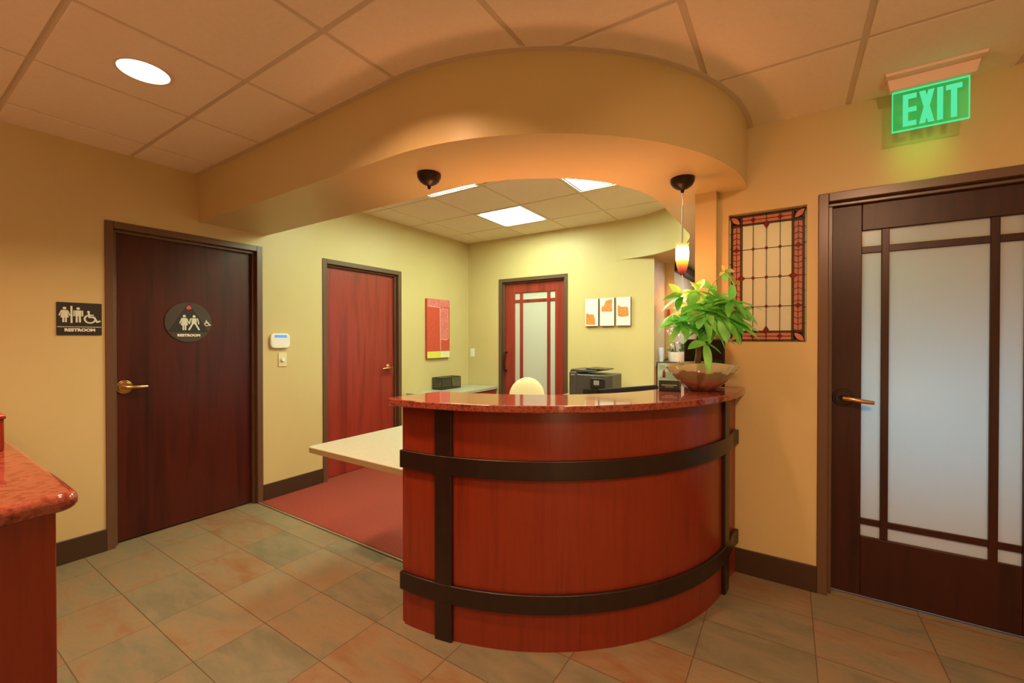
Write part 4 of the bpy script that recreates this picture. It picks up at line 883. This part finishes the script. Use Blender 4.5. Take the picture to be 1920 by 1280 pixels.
for k in range(9):
    a = random.uniform(0, 2*pi); q = Vector((fx+random.uniform(-.08, .06), fy-.06, 1.30+random.uniform(0, .2)))
    for j in range(5):
        b_ = 2*pi*j/5; leaflet(fl_, q, Vector((.84*cos(b_), .3, sin(b_))), .03, .024, .1)
m.tube([(fx, fy, 1.24), (fx-.03, fy, 1.40), (fx-.05, fy-.03, 1.52)], .004, 6)
m.build('leaves', DLEAF, fp, smooth=180); fl_.build('blossoms', plain('orchid_white', (.85, .78, .80, 1), .6), fp, smooth=180)
vx = -1.18
v = MB().lathe([(.03, 1.1005), (.036, 1.105), (.020, 1.14), (.026, 1.20), (.034, 1.27), (.028, 1.30), (.024, 1.30), (.028, 1.27), (.018, 1.15), (0, 1.12)], vx+.015, 4.80, 20).build('glass_vase', plain('pale_blue_glass', (.55, .64, .78, 1), .15), None)
tag(v, 'pale blue vase beside the white flower pot on the hall cabinet', 'vase')
v = onY(5.22).box(-1.195, -1.165, 1.63, 1.74, .002, .02).build('wall_plaque_sign', plain('plaque_red', (.45, .01, .02, 1), .4), None, bevel=.003); tag(v, 'narrow red plaque on the hallway wall behind the plant', 'sign')
v = MB().box(-1.1195, -1.03, 5.24, 7.28, 2.19, 2.282).build('trim_2', TRIM); tag(v, 'dark trim beam along the top of the hallway wall', 'trim', kind='structure')

# ------------------------------------------------------------------ lighting
def area(name, loc, size, power, col, rot=(0, 0, 0), shape='DISK', sy=None, spread=180):
    l = bpy.data.lights.new(name, 'AREA'); l.shape = shape; l.size = size; l.energy = power; l.color = col; l.spread = radians(spread)
    if sy: l.size_y = sy
    o = bpy.data.objects.new(name, l); COL.objects.link(o); o.location = loc; o.rotation_euler = rot; return o
WARM = (1.0, .55, .30)
for i, (x, y, p, s_) in enumerate(((-2.52, .743, 15, 125), (-1.27, .743, 24, 146), (-1.27, -.5, 9, 130), (.60, .45, 16, 116), (-2.52, -1.1, 13, 125), (.57, -1.1, 4, 130), (1.75, .9, 6, 118))):  # first two are room downlights; the rest are added, unseen fill
    area('recessed_and_fill_lamp', (x, y, ZF-(.012 if s_ != 116 else .06)), .17, p, WARM, rot=(radians(42) if s_ == 116 else 0, 0, 0), spread=s_)
# added uplights out of view, brightening the ceiling
for (x, y, p) in ((-2.4, -1.7, 17), (-.2, -1.9, 19), (1.6, .5, 9)):
    area('ceiling_fill', (x, y, 1.72), .30, p, (1.0, .62, .36), rot=(radians(180), 0, 0), spread=168)
# added point light out of view, lifting the right wall and desk
pl_ = bpy.data.lights.new('wall_fill', 'POINT'); pl_.energy = 20; pl_.color = (1.0, .62, .34); pl_.shadow_soft_size = .14
po_ = bpy.data.objects.new('wall_fill', pl_); COL.objects.link(po_); po_.location = (1.15, -.45, .80)
# added lights hidden behind the counter, brightening the soffit underside
for (x, y) in ((-1.55, 2.05), (-.92, 2.35)):
    area('soffit_fill', (x, y, .80), .30, 2.2, (1.0, .34, .14), rot=(radians(180), 0, 0), spread=62)
# hallway: daylight from its end and a ceiling lamp
area('hall_daylight', (.62, 3.50, 1.0), .9, 14, (.50, .80, 1.0), rot=(radians(-90), 0, 0), shape='RECTANGLE', sy=.7)
area('hall_window', (1.6, 6.2, 1.4), 1.2, 7, (.70, .78, 1.0), rot=(radians(90), 0, radians(90)), shape='RECTANGLE', sy=1.2)
area('hall_lamp', (-.45, 5.7, ZS-.02), .4, 22, (.76, .78, 1.0))
area('stained_glass_fill', (-.12, 3.5, ZS-.02), .25, 32, (1, .82, .55))  # added warm light behind the stained glass, its source unseen
# LEDs inside the exit sign's housing
area('exit_led', (.545, YX+.040, 2.570), .20, .10, (.30, 1, .12), rot=(radians(17), 0, 0), shape='RECTANGLE', sy=.015, spread=45)

wd = bpy.data.worlds.new('World'); SC.world = wd; wd.use_nodes = True; wd.node_tree.nodes['Background'].inputs[0].default_value = (.5, .45, .4, 1); wd.node_tree.nodes['Background'].inputs[1].default_value = .02

cam = bpy.data.cameras.new('camera'); co = bpy.data.objects.new('camera', cam); COL.objects.link(co)
cam.sensor_width = 36; cam.lens = 800/1920*36; cam.clip_start = .02
co.location = (0, 0, 1.40); co.rotation_euler = (radians(90-.43), 0, radians(32.92)); SC.camera = co
SC.view_settings.view_transform = 'Standard'; SC.view_settings.look = 'None'; SC.view_settings.exposure = 0.12; SC.view_settings.gamma = 1
SC.cycles.use_denoising = True; SC.cycles.max_bounces = 10; SC.cycles.diffuse_bounces = 6; SC.cycles.caustics_reflective = False; SC.cycles.caustics_refractive = False; SC.cycles.sample_clamp_indirect = 6
